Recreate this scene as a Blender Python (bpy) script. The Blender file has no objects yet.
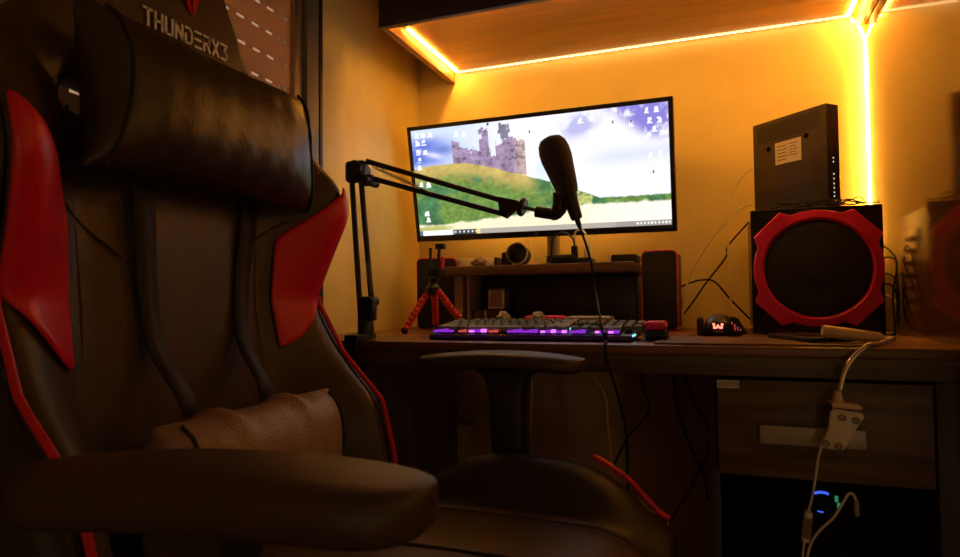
import bpy, bmesh, math, random
import numpy as np
from mathutils import Vector, Matrix, Euler
random.seed(7)
PI = math.pi
SC = bpy.context.scene
COL = SC.collection
CAMZ = 0.825
# ------------------------------------------------------------------ camera frame (right, back, up)
def _n(v): return v / np.linalg.norm(v)
F, CX, CY = 640.0, 480.0, 278.5
_X = _n(np.array([1725.0, -39.5, -640.0])); _Y = np.array([237.0, 19.5, 640.0]); _Y = _n(_Y - _X * _Y.dot(_X))
_Z = np.cross(_X, _Y)
if _Z[1] > 0: _Z = -_Z
RW = np.array([_X, _Y, _Z])
def _ray(px, py): return RW @ np.array([(px - CX) / F, (py - CY) / F, 1.0])
def at(px, py, Y):
    d = _ray(px, py); k = Y / d[1]
    return Vector((d[0] * k, d[1] * k, d[2] * k + CAMZ))
def atz(px, py, z):
    d = _ray(px, py); k = (z - CAMZ) / d[2]
    return Vector((d[0] * k, d[1] * k, z))
def atx(px, py, X):
    d = _ray(px, py); k = X / d[0]
    return Vector((d[0] * k, d[1] * k, d[2] * k + CAMZ))

# ------------------------------------------------------------------ materials
def mat(name, col, rough=0.5, metal=0.0, spec=0.5, bump=0.0, bscale=200.0, var=0.0, vscale=6.0, emit=None, estr=0.0, coat=0.0, stretch=None, rvar=0.0, sheen=0.0):
    m = bpy.data.materials.new(name); m.use_nodes = True
    nt = m.node_tree; b = nt.nodes['Principled BSDF']; N = nt.nodes.new; L = nt.links.new
    b.inputs['Base Color'].default_value = (*col, 1); b.inputs['Roughness'].default_value = rough
    b.inputs['Metallic'].default_value = metal; b.inputs['Specular IOR Level'].default_value = spec
    b.inputs['Coat Weight'].default_value = coat
    if coat: b.inputs['Coat Roughness'].default_value = 0.08
    if sheen: b.inputs['Sheen Weight'].default_value = sheen
    if emit: b.inputs['Emission Color'].default_value = (*emit, 1); b.inputs['Emission Strength'].default_value = estr
    if var or bump or rvar:
        tc = N('ShaderNodeTexCoord'); mp = N('ShaderNodeMapping'); L(tc.outputs['Object'], mp.inputs[0])
        if stretch: mp.inputs['Scale'].default_value = stretch
        if var or rvar:
            no = N('ShaderNodeTexNoise'); no.inputs['Scale'].default_value = vscale; no.inputs['Detail'].default_value = 5
            L(mp.outputs[0], no.inputs['Vector'])
        if var:
            mx = N('ShaderNodeMix'); mx.data_type = 'RGBA'
            cr = N('ShaderNodeMapRange'); cr.inputs[1].default_value = 0.32; cr.inputs[2].default_value = 0.68
            L(no.outputs[0], cr.inputs[0]); L(cr.outputs[0], mx.inputs[0])
            mx.inputs[6].default_value = (*[c * (1 - var) for c in col], 1); mx.inputs[7].default_value = (*[min(1, c * (1 + var)) for c in col], 1)
            L(mx.outputs[2], b.inputs['Base Color'])
        if rvar:
            rr = N('ShaderNodeMapRange'); rr.inputs[3].default_value = max(0, rough - rvar); rr.inputs[4].default_value = min(1, rough + rvar)
            L(no.outputs[0], rr.inputs[0]); L(rr.outputs[0], b.inputs['Roughness'])
        if bump:
            n2 = N('ShaderNodeTexNoise'); n2.inputs['Scale'].default_value = bscale; n2.inputs['Detail'].default_value = 2
            L(mp.outputs[0], n2.inputs['Vector'])
            bp = N('ShaderNodeBump'); bp.inputs['Strength'].default_value = bump; bp.inputs['Distance'].default_value = 0.002
            L(n2.outputs[0], bp.inputs['Height']); L(bp.outputs[0], b.inputs['Normal'])
    return m
def emat(name, col, s):
    return mat(name, (0.02, 0.02, 0.02), 0.5, emit=col, estr=s)

AMB = (1.0, 0.40, 0.045)
M = {}
M['wall'] = mat('painted_wall', (0.87, 0.74, 0.35), 0.5, bump=0.15, bscale=90, var=0.06, vscale=5)
M['wall_side'] = mat('aged_wall', (0.90, 0.73, 0.27), 0.5, bump=0.2, bscale=60, var=0.16, vscale=4.5, stretch=(1, 1, 0.5))
M['panel_gloss'] = mat('glossy_panel', (0.115, 0.044, 0.010), 0.10, spec=0.8, var=0.05, vscale=3)
M['floor'] = mat('floor_tile', (0.42, 0.25, 0.15), 0.4, var=0.2, vscale=8)
M['ceiling'] = mat('ceiling_paint', (0.5, 0.45, 0.35), 0.8)
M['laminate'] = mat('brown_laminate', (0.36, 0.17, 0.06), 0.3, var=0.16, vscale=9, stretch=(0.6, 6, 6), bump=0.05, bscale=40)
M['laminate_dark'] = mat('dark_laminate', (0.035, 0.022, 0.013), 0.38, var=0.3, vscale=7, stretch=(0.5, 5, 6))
M['desk_top'] = mat('desk_top_wood', (0.17, 0.07, 0.018), 0.38, var=0.35, vscale=9, stretch=(0.5, 6, 6))
M['desk_wood'] = mat('dark_wood_grain', (0.105, 0.066, 0.034), 0.48, var=0.5, vscale=6, stretch=(0.7, 8, 9), bump=0.15, bscale=20)
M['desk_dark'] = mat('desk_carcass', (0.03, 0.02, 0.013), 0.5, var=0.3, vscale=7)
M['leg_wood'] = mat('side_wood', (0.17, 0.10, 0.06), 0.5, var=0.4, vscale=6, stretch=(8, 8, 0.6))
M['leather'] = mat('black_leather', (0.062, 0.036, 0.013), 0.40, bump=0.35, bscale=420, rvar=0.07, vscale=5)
M['leather_dark'] = mat('black_shade_leather', (0.016, 0.012, 0.008), 0.45, bump=0.3, bscale=420)  # black side shell; also carries the painted shade of the seat humps
M['leather_soft'] = mat('pillow_leather', (0.046, 0.030, 0.014), 0.36, bump=0.22, bscale=260, rvar=0.08, vscale=7)
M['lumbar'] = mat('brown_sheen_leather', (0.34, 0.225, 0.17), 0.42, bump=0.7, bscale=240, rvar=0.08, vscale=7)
M['strap'] = mat('black_webbing', (0.012, 0.010, 0.010), 0.6, bump=0.3, bscale=700)
M['red_leather'] = mat('red_leather', (0.78, 0.009, 0.035), 0.36, bump=0.2, bscale=420)
M['red_pipe'] = mat('red_piping', (0.65, 0.008, 0.03), 0.4)
M['seam'] = mat('seam_thread', (0.05, 0.035, 0.02), 0.5)
M['arm_plastic'] = mat('arm_plastic', (0.022, 0.019, 0.017), 0.42, bump=0.2, bscale=900)
M['arm_pad'] = mat('arm_pad_rubber', (0.050, 0.032, 0.024), 0.45, bump=0.25, bscale=700)
M['logo_white'] = mat('logo_print', (0.95, 0.90, 0.85), 0.5)
M['metal_dark'] = mat('window_metal', (0.20, 0.20, 0.18), 0.4, metal=0.3)
M['filler_black'] = mat('dark_filler', (0.012, 0.011, 0.010), 0.5)
M['hole'] = mat('dark_hole', (0.002, 0.002, 0.002), 0.9, spec=0.1)
M['matte_black'] = mat('matte_black_plastic', (0.008, 0.007, 0.006), 0.8, spec=0.15)
M['shutter'] = mat('shutter_brown', (0.68, 0.40, 0.24), 0.7, var=0.12, vscale=4)
M['black'] = mat('black_plastic', (0.012, 0.011, 0.010), 0.4)
M['black_gloss'] = mat('black_gloss_plastic', (0.01, 0.01, 0.01), 0.18)
M['black_metal'] = mat('black_metal_tube', (0.018, 0.015, 0.012), 0.35, spec=0.6)
M['spring'] = mat('spring_steel', (0.25, 0.2, 0.15), 0.35, metal=0.8)
M['foam'] = mat('foam_windscreen', (0.045, 0.040, 0.042), 0.95, bump=0.9, bscale=700, sheen=0.3)
M['cable_black'] = mat('black_cable', (0.007, 0.006, 0.006), 0.7, spec=0.25)
M['cable_tan'] = mat('cream_cable', (0.95, 0.84, 0.58), 0.4)
M['cable_white'] = mat('white_cable', (0.80, 0.76, 0.66), 0.45)
M['cable_orange'] = mat('orange_cable', (0.90, 0.42, 0.18), 0.4)
M['grille'] = mat('speaker_cloth', (0.010, 0.009, 0.008), 0.85, bump=0.7, bscale=900)
M['red_plastic'] = mat('red_plastic', (0.85, 0.024, 0.16), 0.34)
M['red_rubber'] = mat('red_rubber', (0.66, 0.035, 0.03), 0.5)
M['sub_wood'] = mat('sub_vinyl', (0.13, 0.075, 0.04), 0.4, var=0.25, vscale=9)
M['plate'] = mat('jack_plate', (0.60, 0.48, 0.28), 0.4)
M['cone'] = mat('speaker_cone', (0.016, 0.011, 0.008), 0.6, bump=0.4, bscale=600)
M['router'] = mat('router_plastic', (0.046, 0.025, 0.012), 0.5, bump=0.2, bscale=600)
M['vent'] = mat('router_vent', (0.02, 0.014, 0.01), 0.6)
M['paper'] = mat('paper_label', (0.80, 0.74, 0.64), 0.6)
M['print'] = mat('label_print', (0.32, 0.26, 0.2), 0.7)
M['led_dot'] = emat('led_indicator', (1.0, 0.95, 0.85), 1.2)
M['grey_plastic'] = mat('grey_plastic', (0.33, 0.30, 0.27), 0.45)
M['grey_metal'] = mat('brushed_metal', (0.45, 0.40, 0.36), 0.32, metal=0.8)
M['white_plastic'] = mat('white_plastic', (0.78, 0.73, 0.64), 0.4)
M['cream'] = mat('cream_lamp', (0.80, 0.58, 0.34), 0.45)
M['riser'] = mat('riser_board', (0.13, 0.075, 0.05), 0.42, var=0.2, vscale=8, stretch=(0.5, 5, 5))
M['riser_leg'] = mat('riser_leg', (0.34, 0.23, 0.15), 0.45)
M['mirror_ring'] = mat('silver_ring', (0.75, 0.70, 0.65), 0.25, metal=0.9)
M['glass_dark'] = mat('lens_glass', (0.006, 0.006, 0.006), 0.06, spec=0.8)
M['key'] = mat('keycap', (0.12, 0.11, 0.09), 0.30)
M['key_grey'] = mat('keycap_grey', (0.27, 0.24, 0.20), 0.4)
M['purple'] = emat('purple_light', (0.36, 0.03, 0.85), .7)
M['purple_dim'] = emat('dim_purple_light', (0.36, 0.03, 0.85), .012)
M['magenta'] = emat('magenta_light', (0.75, 0.18, 1.0), 1.3)
M['redlight'] = emat('red_light', (1.0, 0.12, 0.10), .5)
M['bluelight'] = emat('blue_light', (0.06, 0.14, 1.0), .9)
M['greenlight'] = emat('green_light', (0.05, 0.9, 0.45), 1.4)
M['cyanlight'] = emat('cyan_light', (0.2, 0.6, 1.0), 2.0)
M['mouse_w'] = emat('mouse_logo_light', (1.0, 0.18, 0.12), 3.0)
M['mat'] = mat('mouse_mat', (0.14, 0.06, 0.018), 0.6)
M['gold'] = mat('phone_glass', (0.03, 0.022, 0.016), 0.22, spec=1.0)
M['sticker'] = mat('silver_sticker', (0.70, 0.68, 0.62), 0.5)
M['ink'] = mat('sticker_ink', (0.02, 0.02, 0.02), 0.6)
M['brown_panel'] = mat('brown_back_panel', (0.62, 0.40, 0.27), 0.5, var=0.15, vscale=5)
M['handle'] = mat('pale_handle', (0.42, 0.40, 0.36), 0.38, metal=0.2)
M['tape'] = mat('led_tape', (0.9, 0.8, 0.6), 0.5, emit=(1.0, 0.55, 0.20), estr=2.6)
M['tape_corner'] = mat('led_tape_corner', (0.9, 0.8, 0.6), 0.5, emit=AMB, estr=150.0)
M['tape_fill_back'] = mat('fill_tape_back', (0.9, 0.8, 0.6), 0.5, emit=AMB, estr=20.0)
M['tape_side'] = mat('led_tape_side', (0.9, 0.8, 0.6), 0.5, emit=AMB, estr=110.0)
M['tape_fill_front'] = mat('fill_tape_front', (0.9, 0.8, 0.6), 0.5, emit=AMB, estr=98.0)
M['chip'] = mat('led_chip', (0.9, 0.9, 0.8), 0.5, emit=(1.0, 0.60, 0.24), estr=9.0)
M['crumple'] = mat('brown_cloth', (0.25, 0.15, 0.09), 0.9)

# ------------------------------------------------------------------ helpers
def setp(o, label=None, cat=None, group=None, kind=None):
    if label: o['label'] = label
    if cat: o['category'] = cat
    if group: o['group'] = group
    if kind: o['kind'] = kind
    return o
def thing(name, label, cat, loc=(0, 0, 0), rz=0, group=None, rot=None):
    o = bpy.data.objects.new(name, None); COL.objects.link(o); o.empty_display_size = 0.05
    o.location = loc; o.rotation_euler = rot if rot else (0, 0, rz)
    return setp(o, label, cat, group)
def finish(name, me, m, parent, smooth, world, ang=35):
    o = bpy.data.objects.new(name, me); COL.objects.link(o)
    ms = m if isinstance(m, (list, tuple)) else [m]
    for x in ms: me.materials.append(x)
    if smooth and len(me.polygons):
        me.polygons.foreach_set('use_smooth', [True] * len(me.polygons)); me.set_sharp_from_angle(angle=math.radians(ang))
    me.update()
    if parent:
        o.parent = parent
        if world:
            r = parent
            mw = Matrix.Identity(4); ch = []
            while r: ch.append(r); r = r.parent
            for q in reversed(ch):
                mw = mw @ q.matrix_parent_inverse @ Matrix.LocRotScale(q.location, q.rotation_euler, q.scale)
            o.matrix_parent_inverse = mw.inverted()
    elif len(me.vertices):
        co = np.empty(len(me.vertices) * 3, np.float32); me.vertices.foreach_get('co', co); co = co.reshape(-1, 3)
        c = (co.min(0) + co.max(0)) / 2; c[2] = co[:, 2].min(); co -= c
        me.vertices.foreach_set('co', co.ravel()); o.location = Vector([float(q) for q in c]); me.update()
    return o
def obj(name, bm, m, parent=None, smooth=True, world=True, ang=35):
    bmesh.ops.recalc_face_normals(bm, faces=bm.faces[:])
    me = bpy.data.meshes.new(name); bm.to_mesh(me); bm.free()
    return finish(name, me, m, parent, smooth, world, ang)
def B(): return bmesh.new()
def box(bm, lo, hi, bev=0.0, seg=2, mtx=None):
    t = bmesh.new(); bmesh.ops.create_cube(t, size=1)
    lo = Vector(lo); hi = Vector(hi); c = (lo + hi) / 2; s = hi - lo
    for v in t.verts: v.co = Vector((v.co.x * s.x, v.co.y * s.y, v.co.z * s.z)) + c
    if bev: bmesh.ops.bevel(t, geom=t.edges[:], offset=min(bev, 0.49 * min(s)), segments=seg, profile=0.5, affect='EDGES')
    return merge(bm, t, mtx)
def merge(bm, t, mtx=None):
    if mtx is not None: bmesh.ops.transform(t, matrix=mtx, verts=t.verts[:])
    me = bpy.data.meshes.new('tmp'); t.to_mesh(me); t.free(); bm.from_mesh(me); bpy.data.meshes.remove(me)
    return bm
def smoothpath(pts, n=8):
    pts = [Vector(p) for p in pts]
    if len(pts) < 3: return pts
    out = []
    for i in range(len(pts) - 1):
        p0 = pts[max(i - 1, 0)]; p1 = pts[i]; p2 = pts[i + 1]; p3 = pts[min(i + 2, len(pts) - 1)]
        for k in range(n):
            t = k / n
            out.append(0.5 * ((2 * p1) + (p2 - p0) * t + (2 * p0 - 5 * p1 + 4 * p2 - p3) * t * t + (3 * p1 - p0 - 3 * p2 + p3) * t ** 3))
    out.append(pts[-1]); return out
def tube(bm, pts, r, seg=8, smooth=0, flat=None):
    """a round (or flat) tube along a path; r may be a list"""
    p = smoothpath(pts, smooth) if smooth else [Vector(q) for q in pts]
    n = len(p); rs = r if isinstance(r, (list, tuple)) else [r] * n
    if len(rs) != n: rs = [rs[min(int(i / (n - 1) * (len(rs) - 1) + 0.5), len(rs) - 1)] for i in range(n)]
    t = (p[1] - p[0]).normalized(); up = Vector((0, 0, 1)) if abs(t.z) < 0.9 else Vector((1, 0, 0))
    nrm = t.cross(up).normalized(); rings = []
    for i in range(n):
        tt = (p[min(i + 1, n - 1)] - p[max(i - 1, 0)])
        tt = tt.normalized() if tt.length > 1e-9 else t
        q = t.rotation_difference(tt); nrm = (q @ nrm).normalized(); t = tt
        bi = t.cross(nrm).normalized(); ring = []
        for k in range(seg):
            a = 2 * PI * k / seg
            fx, fy = (1, 1) if flat is None else flat
            ring.append(bm.verts.new(p[i] + nrm * math.cos(a) * rs[i] * fx + bi * math.sin(a) * rs[i] * fy))
        rings.append(ring)
    for i in range(n - 1):
        for k in range(seg):
            bm.faces.new((rings[i][k], rings[i][(k + 1) % seg], rings[i + 1][(k + 1) % seg], rings[i + 1][k]))
    bm.faces.new(rings[0][::-1]); bm.faces.new(rings[-1]); return bm
def lathe(bm, prof, seg=32, mtx=None, close=True):
    """profile [(r, h)] turned about local Z"""
    t = bmesh.new(); rings = []
    for r, h in prof:
        if r < 1e-6: rings.append([t.verts.new((0, 0, h))])
        else: rings.append([t.verts.new((r * math.cos(2 * PI * k / seg), r * math.sin(2 * PI * k / seg), h)) for k in range(seg)])
    for a, b in zip(rings, rings[1:]):
        if len(a) == 1 and len(b) == 1: continue
        for k in range(seg):
            k2 = (k + 1) % seg
            if len(a) == 1: t.faces.new((a[0], b[k2], b[k]))
            elif len(b) == 1: t.faces.new((a[k], a[k2], b[0]))
            else: t.faces.new((a[k], a[k2], b[k2], b[k]))
    if close:
        if len(rings[0]) > 1: t.faces.new(rings[0][::-1])
        if len(rings[-1]) > 1: t.faces.new(rings[-1])
    return merge(bm, t, mtx)
def aim(p, d, roll=0):
    """matrix putting local Z along d at p"""
    d = Vector(d).normalized()
    return Matrix.Translation(Vector(p)) @ d.to_track_quat('Z', 'Y').to_matrix().to_4x4() @ Matrix.Rotation(roll, 4, 'Z')
def prism(bm, poly, h, mtx=None, bev=0.0, seg=2):
    """polygon in local XY pushed along +Z by h"""
    t = bmesh.new(); vs = [t.verts.new((x, y, 0)) for x, y in poly]; f = t.faces.new(vs)
    r = bmesh.ops.extrude_face_region(t, geom=[f])
    for g in r['geom']:
        if isinstance(g, bmesh.types.BMVert): g.co.z += h
    bmesh.ops.recalc_face_normals(t, faces=t.faces[:])
    if bev: bmesh.ops.bevel(t, geom=[e for e in t.edges], offset=bev, segments=seg, profile=0.5, affect='EDGES')
    return merge(bm, t, mtx)
def rrect(w, h, r, n=5):
    out = []
    for cx, cy, a0 in ((w / 2 - r, h / 2 - r, 0), (-w / 2 + r, h / 2 - r, 90), (-w / 2 + r, -h / 2 + r, 180), (w / 2 - r, -h / 2 + r, 270)):
        for k in range(n + 1):
            a = math.radians(a0 + 90 * k / n); out.append((cx + r * math.cos(a), cy + r * math.sin(a)))
    return out
def gridmesh(bm, P, skip=None):
    """P[i][j] points -> quads"""
    V = [[bm.verts.new(q) for q in row] for row in P]
    for i in range(len(P) - 1):
        for j in range(len(P[0]) - 1):
            if skip and skip(i, j): continue
            bm.faces.new((V[i][j], V[i][j + 1], V[i + 1][j + 1], V[i + 1][j]))
    return bm
def interp(x, tab):
    if x <= tab[0][0]: return tab[0][1]
    for (a, va), (b, vb) in zip(tab, tab[1:]):
        if x <= b:
            t = (x - a) / (b - a); t = t * t * (3 - 2 * t) if False else t
            return va + (vb - va) * t
    return tab[-1][1]
def sstep(t): t = max(0, min(1, t)); return t * t * (3 - 2 * t)
def struct(name, bm, m, parent=None, label=None, smooth=False):
    o = obj(name, bm, m, parent, smooth)
    if parent is None: setp(o, label=label, kind='structure')
    return o
def cable(name, label, pts, r, m, group=None, smooth=8, cat='cable', seg=7):
    return setp(obj(name, tube(B(), pts, r, seg, smooth), m, ang=80), label, cat, group)
def text(name, s, size, m, parent, mtx, sx=1.0, ex=0.0004):
    cu = bpy.data.curves.new(name, 'FONT'); cu.body = s; cu.size = size; cu.extrude = ex; cu.align_x = 'CENTER'; cu.align_y = 'CENTER'
    t = bpy.data.objects.new(name, cu); COL.objects.link(t)
    dg = bpy.context.evaluated_depsgraph_get(); me = bpy.data.meshes.new_from_object(t.evaluated_get(dg))
    bpy.data.objects.remove(t); me.transform(mtx @ Matrix.Diagonal((sx, 1, 1, 1))); me.materials.clear()
    return finish(name, me, m, parent, False, True)
def modsub(o, lv=1):
    s = o.modifiers.new('sub', 'SUBSURF'); s.levels = lv; s.render_levels = lv
    return o

# ------------------------------------------------------------------ room
BY, LX, RX, DZ = 1.72, -0.83, 0.338, 0.75
struct('floor', box(B(), (-0.95, -1.8, -0.05), (1.7, 1.8, 0)), M['floor'], label='dark floor')
struct('ceiling', box(B(), (-1.0, -1.8, 2.4), (1.7, 1.8, 2.45)), M['ceiling'], label='plain ceiling')
struct('wall_back', box(B(), (-1.0, BY, 0), (1.7, BY + 0.08, 2.4)), M['wall'], label='amber-lit wall behind the desk')
bl = B(); WY0, WY1, WZ0, WZ1 = 0.10, 1.205, 0.02, 2.05
box(bl, (-0.95, WY1, 0), (LX, BY, 2.4)); box(bl, (-0.95, -1.8, 0), (LX, WY0, 2.4))
box(bl, (-0.95, WY0, 0), (LX, WY1, WZ0)); box(bl, (-0.95, WY0, WZ1), (LX, WY1, 2.4))
struct('wall_left', bl, M['wall_side'], label='stained plaster wall beside the window')
struct('wall_right', box(B(), (RX, 0.96, 0), (1.0, BY, 2.4), 0.002), M['panel_gloss'], label='glossy brown panel wall at the desk end')
bf = B(); box(bf, (-0.95, -1.88, 0), (1.7, -1.8, 2.4)); struct('wall_front', bf, M['wall_side'], label='wall opposite the desk')
struct('wall_side', box(B(), (1.6, -1.8, 0), (1.7, BY, 2.4)), M['wall_side'], label='far side wall')
w = bpy.data.objects.new('window_1', None); COL.objects.link(w); setp(w, 'dark metal window with a brown roller shutter', kind='structure'); w.location = (LX, WY1, 0)
fr = B()
for a, b in (((-0.90, WY1 - 0.045, WZ0), (LX + 0.004, WY1, WZ1)), ((-0.90, WY0, WZ0), (LX + 0.004, WY0 + 0.05, WZ1)),
             ((-0.90, WY0, WZ0), (LX + 0.004, WY1, WZ0 + 0.04)), ((-0.90, WY0, WZ1 - 0.05), (LX + 0.004, WY1, WZ1))):
    box(fr, a, b, 0.003)
obj('window_frame', fr, M['metal_dark'], w)
fr = B(); box(fr, (-0.865, WY1 - 0.075, WZ0 + .04), (-0.836, WY1 - 0.045, WZ1 - .05), 0.003); obj('guide_rail', fr, M['grey_metal'], w)
tr = B(); box(tr, (LX, WY1, WZ0 - .02), (LX + 0.006, WY1 + 0.012, WZ1 + .03), 0.002); obj('window_trim', tr, M['laminate_dark'], w)
sl = B(); y0, y1 = WY0 + 0.05, WY1 - 0.06; z = 0.88; row = 0
while z < WZ1 - 0.06:
    box(sl, (-0.852, y0, z), (-0.846, y1, z + 0.0435), 0.002, 1)
    yy = y0 + (0.0 if row % 2 else 0.004)
    while yy < y1:
        box(sl, (-0.851, yy, z + 0.042), (-0.847, min(yy + 0.017, y1), z + 0.051)); yy += 0.042
    z += 0.050; row += 1
lp_ = B(); box(lp_, (-0.855, WY0 + .04, WZ0 + .03), (-0.842, WY1 - .05, 0.878), .002); obj('dark_filler_panel', lp_, M['filler_black'], w)  # dark sheet added below the shutter to keep that area black
obj('shutter', sl, M['shutter'], w, smooth=False)

# ------------------------------------------------------------------ overhead cabinet and light strips
CX0, CX1, CY0, CZ, UZ = -0.727, RX - 0.001, 1.315, 1.462, 1.492
t = thing('overhead_cabinet', 'brown laminate wall cabinet hanging over the desk with lights underneath', 'cabinet', ((CX0 + CX1) / 2, BY, CZ))
obj('underside_board', box(B(), (CX0 + .018, CY0 + .018, UZ), (CX1 - .02, BY - .002, UZ + 0.016)), M['laminate'], t)
obj('end_panel', box(B(), (CX0, CY0 + .001, CZ), (CX0 + .018, BY - .001, 1.95), 0.001), M['laminate'], t)
obj('end_panel', box(B(), (CX1 - .02, CY0 + .001, CZ), (CX1, BY - .012, 1.95), 0.001), M['laminate'], t)
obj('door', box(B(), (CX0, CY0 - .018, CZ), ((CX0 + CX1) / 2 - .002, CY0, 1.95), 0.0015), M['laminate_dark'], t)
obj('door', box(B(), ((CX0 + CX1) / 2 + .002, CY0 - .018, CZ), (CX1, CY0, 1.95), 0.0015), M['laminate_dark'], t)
obj('top_board', box(B(), (CX0 + .018, CY0 + .001, 1.93), (CX1 - .02, BY - .001, 1.949)), M['laminate'], t)

def led_strip(name, label, path, down, nchips, width=0.008, tm='tape'):
    """path of corner points; down = tape normal for each leg"""
    root = thing(name, label, 'light strip', path[0])
    lens = [(Vector(b) - Vector(a)).length for a, b in zip(path, path[1:])]; tot = sum(lens)
    chips = []; tms = tm if isinstance(tm, (list, tuple)) else [tm] * len(lens)
    for (a, b), nr, ln, tmk in zip(zip(path, path[1:]), down, lens, tms):
        tb = B()
        a, b, nr = Vector(a), Vector(b), Vector(nr).normalized(); d = (b - a).normalized(); s = d.cross(nr)
        mx = Matrix((( *d, 0), (*s, 0), (*nr, 0), (0, 0, 0, 1))).transposed(); mx.translation = a
        box(tb, (0, -width / 2, -0.0012), (ln, width / 2, 0.0012), 0, mtx=mx)
        obj('tape', tb, M[tmk], root, smooth=False)
        k = max(1, round(nchips * ln / tot))
        for i in range(k):
            c = mx @ Matrix.Translation(((i + .5) * ln / k, 0, 0.0010)); chips.append(c)
    cm = B(); box(cm, (-0.0025, -0.0025, -0.001), (0.0025, 0.0025, 0.001)); me = bpy.data.meshes.new('led_chip'); cm.to_mesh(me); cm.free(); me.materials.append(M['chip'])
    inv = Matrix.Translation(Vector(path[0])).inverted()
    for c in chips:
        o = bpy.data.objects.new('led_chip', me); COL.objects.link(o); o.parent = root; o.matrix_local = inv @ c
    return root
dn = (0, 0, -1)
led_strip('led_strip', 'glowing amber light strip running along the underside of the overhead cabinet',
          [(CX0 + .030, CY0 + .075, UZ - .002), (CX0 + .030, BY - .013, UZ - .002), (CX1 - .034, BY - .013, UZ - .002), (CX1 - .034, CY0 + .05, UZ - .002)], [dn, dn, dn], 96, tm=['tape_side', 'tape', 'tape_side'])
led_strip('led_strip', 'added unseen amber strip behind the cabinet door lip lighting the back wall',  # fill strip out of view, added to even out the wall light
          [(CX1 - .04, CY0 + .0035, UZ - .012), (CX0 + .04, CY0 + .0035, UZ - .012)], [(0, .55, -1)], 60, tm='tape_fill_front')
VX = RX - .009
led_strip('led_strip', 'glowing amber light strip dropping down the wall corner behind the subwoofer',
          [(VX - .022, BY - .020, UZ - .012), (VX - .002, BY - .016, CZ - .005), (VX + .0066, BY - .012, CZ - .03), (VX + .0076, BY - .012, 0.92)], [(-.3, -1, -.3), (-1, -1, 0), (-1, 0, 0)], 44, width=0.005, tm='tape_corner')

# ------------------------------------------------------------------ desk
FY = 1.065
t = thing('desk', 'dark wood-grain desk with a drawer under the overhead cabinet', 'desk', (-0.25, 1.4, 0))
obj('desktop', box(B(), (LX + .001, FY, 0.735), (RX - .001, BY - .001, DZ), 0.0015), M['desk_top'], t)
obj('front_apron', box(B(), (LX + .001, FY + .004, 0.704), (RX - .001, FY + .022, 0.7345), 0.001), M['desk_wood'], t)
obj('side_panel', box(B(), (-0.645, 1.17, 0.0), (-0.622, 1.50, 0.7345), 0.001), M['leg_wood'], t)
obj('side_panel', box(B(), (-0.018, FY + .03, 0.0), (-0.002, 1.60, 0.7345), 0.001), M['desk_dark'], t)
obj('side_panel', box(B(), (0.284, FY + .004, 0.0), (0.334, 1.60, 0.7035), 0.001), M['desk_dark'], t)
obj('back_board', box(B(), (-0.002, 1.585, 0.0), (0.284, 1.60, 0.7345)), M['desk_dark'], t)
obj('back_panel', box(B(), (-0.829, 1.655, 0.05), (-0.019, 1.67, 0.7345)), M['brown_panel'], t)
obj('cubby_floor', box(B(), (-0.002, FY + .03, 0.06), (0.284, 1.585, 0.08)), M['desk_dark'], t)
dr = obj('drawer', box(B(), (-0.004, FY + .004, 0.553), (0.281, FY + .024, 0.699), 0.0015), M['desk_wood'], t)
hd = B(); a = at(759, 424, FY); b = at(866, 447, FY)
hz = (a.z + b.z) / 2 - .002
box(hd, (a.x, FY - .006, hz - .014), (b.x, FY + .004, hz + .014), 0.002)
obj('handle', hd, M['handle'], dr)
c = (at(716, 380, FY) + at(740, 389, FY)) / 2
sk = B(); box(sk, (c.x - .016, FY + .003, c.z - .006), (c.x + .016, FY + .0043, c.z + .006)); st = obj('sticker', sk, M['sticker'], dr)
FACE = Matrix.Rotation(PI / 2, 4, 'X')            # local XY -> world XZ, facing -Y
text('sticker_text', 'ELETTO', 0.0085, M['ink'], dr, Matrix.Translation((c.x, FY + .0028, c.z)) @ FACE, 0.95)

# ------------------------------------------------------------------ monitor
MW, MH = 0.70, 0.315
mon_c = Vector((-0.438, 1.579, 0.318 + CAMZ)); mon_r = Euler((math.radians(11.4), math.radians(0.4), math.radians(-2.0)), 'XYZ')
mon_m = Matrix.Translation(mon_c) @ mon_r.to_matrix().to_4x4()
t = thing('monitor', 'wide black monitor showing a ruined castle on a grassy hill', 'monitor', (-0.40, 1.62, 0.915))
bz = B(); box(bz, (-MW / 2, 0.0, -MH / 2), (MW / 2, 0.020, MH / 2), 0.003, mtx=mon_m)
box(bz, (-MW / 2 + .09, 0.018, -MH / 2 + .05), (MW / 2 - .09, 0.045, MH / 2 - .06), 0.012, mtx=mon_m)
obj('housing', bz, M['black'], t)
bz = B(); e = 0.011
box(bz, (-MW / 2, -.003, MH / 2 - e), (MW / 2, .002, MH / 2), 0.001, mtx=mon_m); box(bz, (-MW / 2, -.003, -MH / 2), (MW / 2, .002, -MH / 2 + .0165), 0.001, mtx=mon_m)
box(bz, (-MW / 2, -.003, -MH / 2), (-MW / 2 + e, .002, MH / 2), 0.001, mtx=mon_m); box(bz, (MW / 2 - e, -.003, -MH / 2), (MW / 2, .002, MH / 2), 0.001, mtx=mon_m)
obj('bezel', bz, M['black_gloss'], t)

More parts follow.
